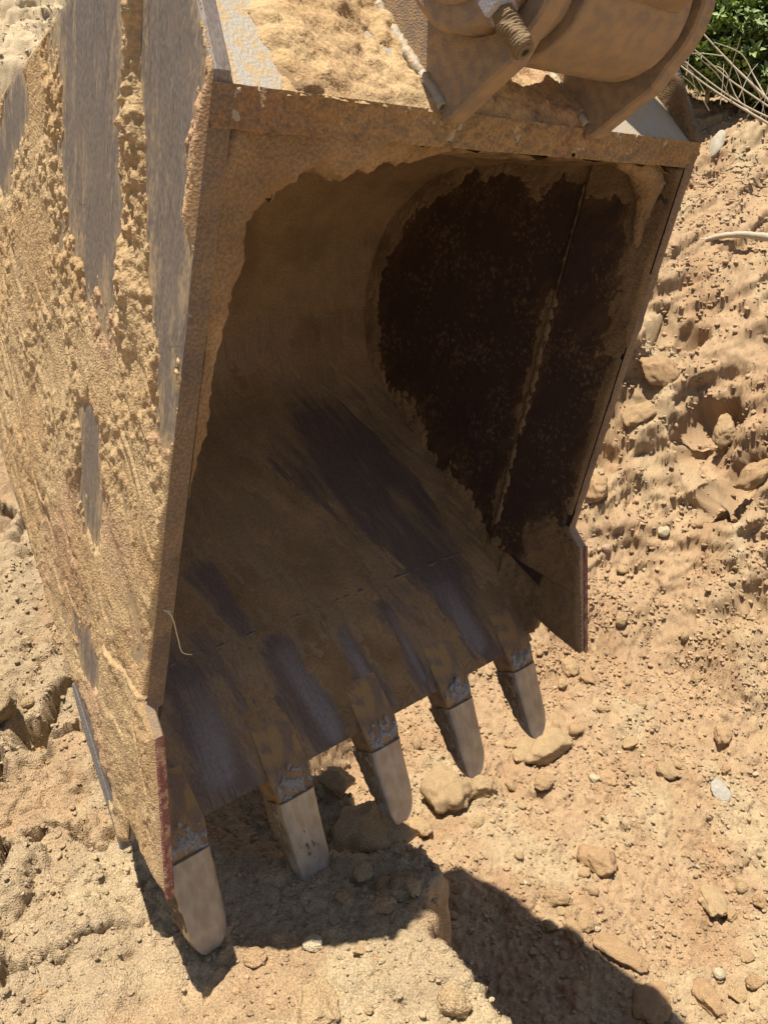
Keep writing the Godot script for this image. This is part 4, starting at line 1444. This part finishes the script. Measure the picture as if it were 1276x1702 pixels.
func make_plants() -> void:
	var leaf := leaf_mesh()
	var spots := [
		["broad dark green shrub at the top right behind the dry stems", Vector3(2.20, 0.90, -4.95), Vector3(0.6, 0.75, 0.45), 3600, Color(0.055, 0.095, 0.03), 0.085],
		["light green leafy shrub just right of the hinge ear", Vector3(1.72, 1.0, -4.95), Vector3(0.34, 0.5, 0.3), 2100, Color(0.09, 0.15, 0.035), 0.075],
		["tall green shrub against the right edge at the top", Vector3(2.25, 0.95, -4.95), Vector3(0.3, 0.5, 0.3), 1300, Color(0.07, 0.12, 0.03), 0.075],
		["green shrub farther back above the bank", Vector3(2.4, 1.3, -7.4), Vector3(1.2, 1.6, 0.7), 3000, Color(0.05, 0.085, 0.03), 0.10],
		["low green shrub at the back behind the bucket", Vector3(1.2, 1.2, -6.9), Vector3(0.9, 0.5, 0.6), 1500, Color(0.06, 0.10, 0.03), 0.085],
		["green shrub beyond the right edge of the bank", Vector3(3.6, 1.1, -5.8), Vector3(0.8, 0.8, 0.7), 1800, Color(0.06, 0.10, 0.03), 0.085]]
	for s in spots:
		make_bush(s[0], s[1], s[2], s[3], leaf, s[4], s[5])
	# dry stems fanning out at the foot of the shrubs
	var root := Vector3(2.05, 0.93, -4.75)
	var stems := [
		["thickest pale dry stem rising to the left from the right edge", [Vector3(2.05, 0.93, -4.75), Vector3(1.92, 1.06, -4.85), Vector3(1.75, 1.22, -5.0), Vector3(1.55, 1.42, -5.15)], 0.016, 0.004],
		["thin pale dry stem arching over the dark leaves", [Vector3(1.93, 1.05, -4.85), Vector3(1.88, 1.15, -4.95), Vector3(1.81, 1.25, -5.0), Vector3(1.68, 1.30, -5.05)], 0.007, 0.003],
		["pale dry branch lying along the foot of the shrubs", [Vector3(2.02, 0.88, -4.5), Vector3(1.83, 0.98, -4.6), Vector3(1.62, 1.10, -4.75), Vector3(1.42, 1.24, -4.9)], 0.013, 0.005],
		["second pale branch lying just above the lowest dry branch", [Vector3(2.06, 0.92, -4.55), Vector3(1.80, 1.02, -4.68), Vector3(1.60, 1.14, -4.8), Vector3(1.40, 1.30, -4.95)], 0.009, 0.004],
		["thin dry stem leaning left in the middle of the tangle", [Vector3(1.93, 1.02, -4.8), Vector3(1.75, 1.14, -4.95), Vector3(1.60, 1.25, -5.0), Vector3(1.45, 1.36, -5.1)], 0.008, 0.003],
		["fine dry stem bending down to the soil", [Vector3(1.85, 0.97, -4.7), Vector3(1.76, 1.06, -4.8), Vector3(1.70, 1.17, -4.85), Vector3(1.66, 1.2, -4.9)], 0.006, 0.003],
		["short level dry twig beside the hinge ear", [Vector3(1.72, 1.24, -5.0), Vector3(1.6, 1.25, -5.05), Vector3(1.46, 1.23, -5.1)], 0.005, 0.003],
		["fine upright dry twig beside the hinge ear", [Vector3(1.55, 1.15, -5.0), Vector3(1.56, 1.27, -5.05), Vector3(1.55, 1.38, -5.1)], 0.004, 0.002]]
	for i in 14:
		var q := Vector3(rng.randf_range(1.45, 2.05), 0.0, rng.randf_range(-5.0, -4.6))
		q.y = 0.93 + 0.25 * (2.0 - q.x) + rng.randf_range(-0.03, 0.08)
		var lean := Vector3(rng.randf_range(-0.28, 0.12), rng.randf_range(0.08, 0.26), rng.randf_range(-0.1, 0.1))
		stems.append(["fine pale dry grass stalk in the tangle below the shrubs", [q, q + lean * 0.45 + Vector3(0, 0.03, 0), q + lean], 0.0038, 0.0018])
	for s in stems:
		twig("dead_twig", s[0], "dead twig", PackedVector3Array(s[1]), s[2], s[3], mats.pale_stem, "dry grass stalks below the shrubs" if s[2] < 0.0039 else "dead twigs below the shrubs", 0.2)
	# the bare stick on the trench wall, propped clear of the slope
	twig("dry_stick", "pale bare bent stick lying on the trench wall at the right", "stick", PackedVector3Array([Vector3(1.235, 0.615, -3.60), Vector3(1.30, 0.648, -3.58), Vector3(1.37, 0.668, -3.56), Vector3(1.45, 0.672, -3.54), Vector3(1.54, 0.668, -3.5), Vector3(1.70, 0.672, -3.45), Vector3(1.95, 0.65, -3.45)]), 0.007, 0.021, mats.pale_stem, "", 0.3, K)
	# straw caught on the side plate
	var b := bucket.transform
	twig("straw_wisp", "thin curved straw hanging from the side plate edge", "straw", PackedVector3Array([b * Vector3(-0.018, 0.515, -0.01), b * Vector3(-0.004, 0.51, 0.012), b * Vector3(0.006, 0.47, 0.02), b * Vector3(0.015, 0.44, 0.022), b * Vector3(0.035, 0.425, 0.02)]), 0.0009, 0.0006, mats.straw, "", 0.0)
	twig("straw_wisp", "short straw stuck level in the dirt of the side plate", "straw", PackedVector3Array([b * Vector3(-0.02, 0.515, -0.035), b * Vector3(-0.016, 0.512, -0.01), b * Vector3(-0.003, 0.515, 0.012)]), 0.0009, 0.0008, mats.straw, "", 0.0)

# ---------------------------------------------------------------- the scene
func _ready() -> void:
	var cam := Camera3D.new()
	cam.name = "camera"
	cam.position = Vector3(0, 1.45, 0)
	cam.rotation_degrees = Vector3(-30, 0, 0)
	cam.fov = 60.81
	cam.near = 0.05
	cam.far = 300.0
	add_child(cam)
	var we := WorldEnvironment.new()
	we.name = "environment"
	var env := Environment.new()
	env.background_mode = Environment.BG_SKY
	var sky := Sky.new()
	var sm := ProceduralSkyMaterial.new()
	sm.sky_top_color = Color(0.50, 0.56, 0.66)
	sm.sky_horizon_color = Color(0.79, 0.78, 0.76)
	sm.sky_curve = 0.12
	sm.ground_bottom_color = Color(0.42, 0.34, 0.25)
	sm.ground_horizon_color = Color(0.6, 0.55, 0.48)
	sm.sky_energy_multiplier = 0.8
	sky.sky_material = sm
	env.sky = sky
	env.tonemap_mode = Environment.TONE_MAPPER_LINEAR
	env.tonemap_exposure = 1.68
	env.sdfgi_enabled = true
	env.ssao_enabled = true
	env.ssil_enabled = true
	we.environment = env
	add_child(we)
	var sun := DirectionalLight3D.new()
	sun.name = "sun"
	sun.light_energy = 1.6
	sun.light_color = Color(1.0, 0.955, 0.88)
	sun.light_angular_distance = 0.5
	sun.shadow_enabled = true
	add_child(sun)
	sun.look_at_from_position(Vector3.ZERO, Vector3(0.14, -1.0, 0.05), Vector3.UP)
	rng.seed = 2024
	make_materials()
	make_ground()
	make_bucket()
	make_arm()
	make_link()
	make_plants()
	make_stones()
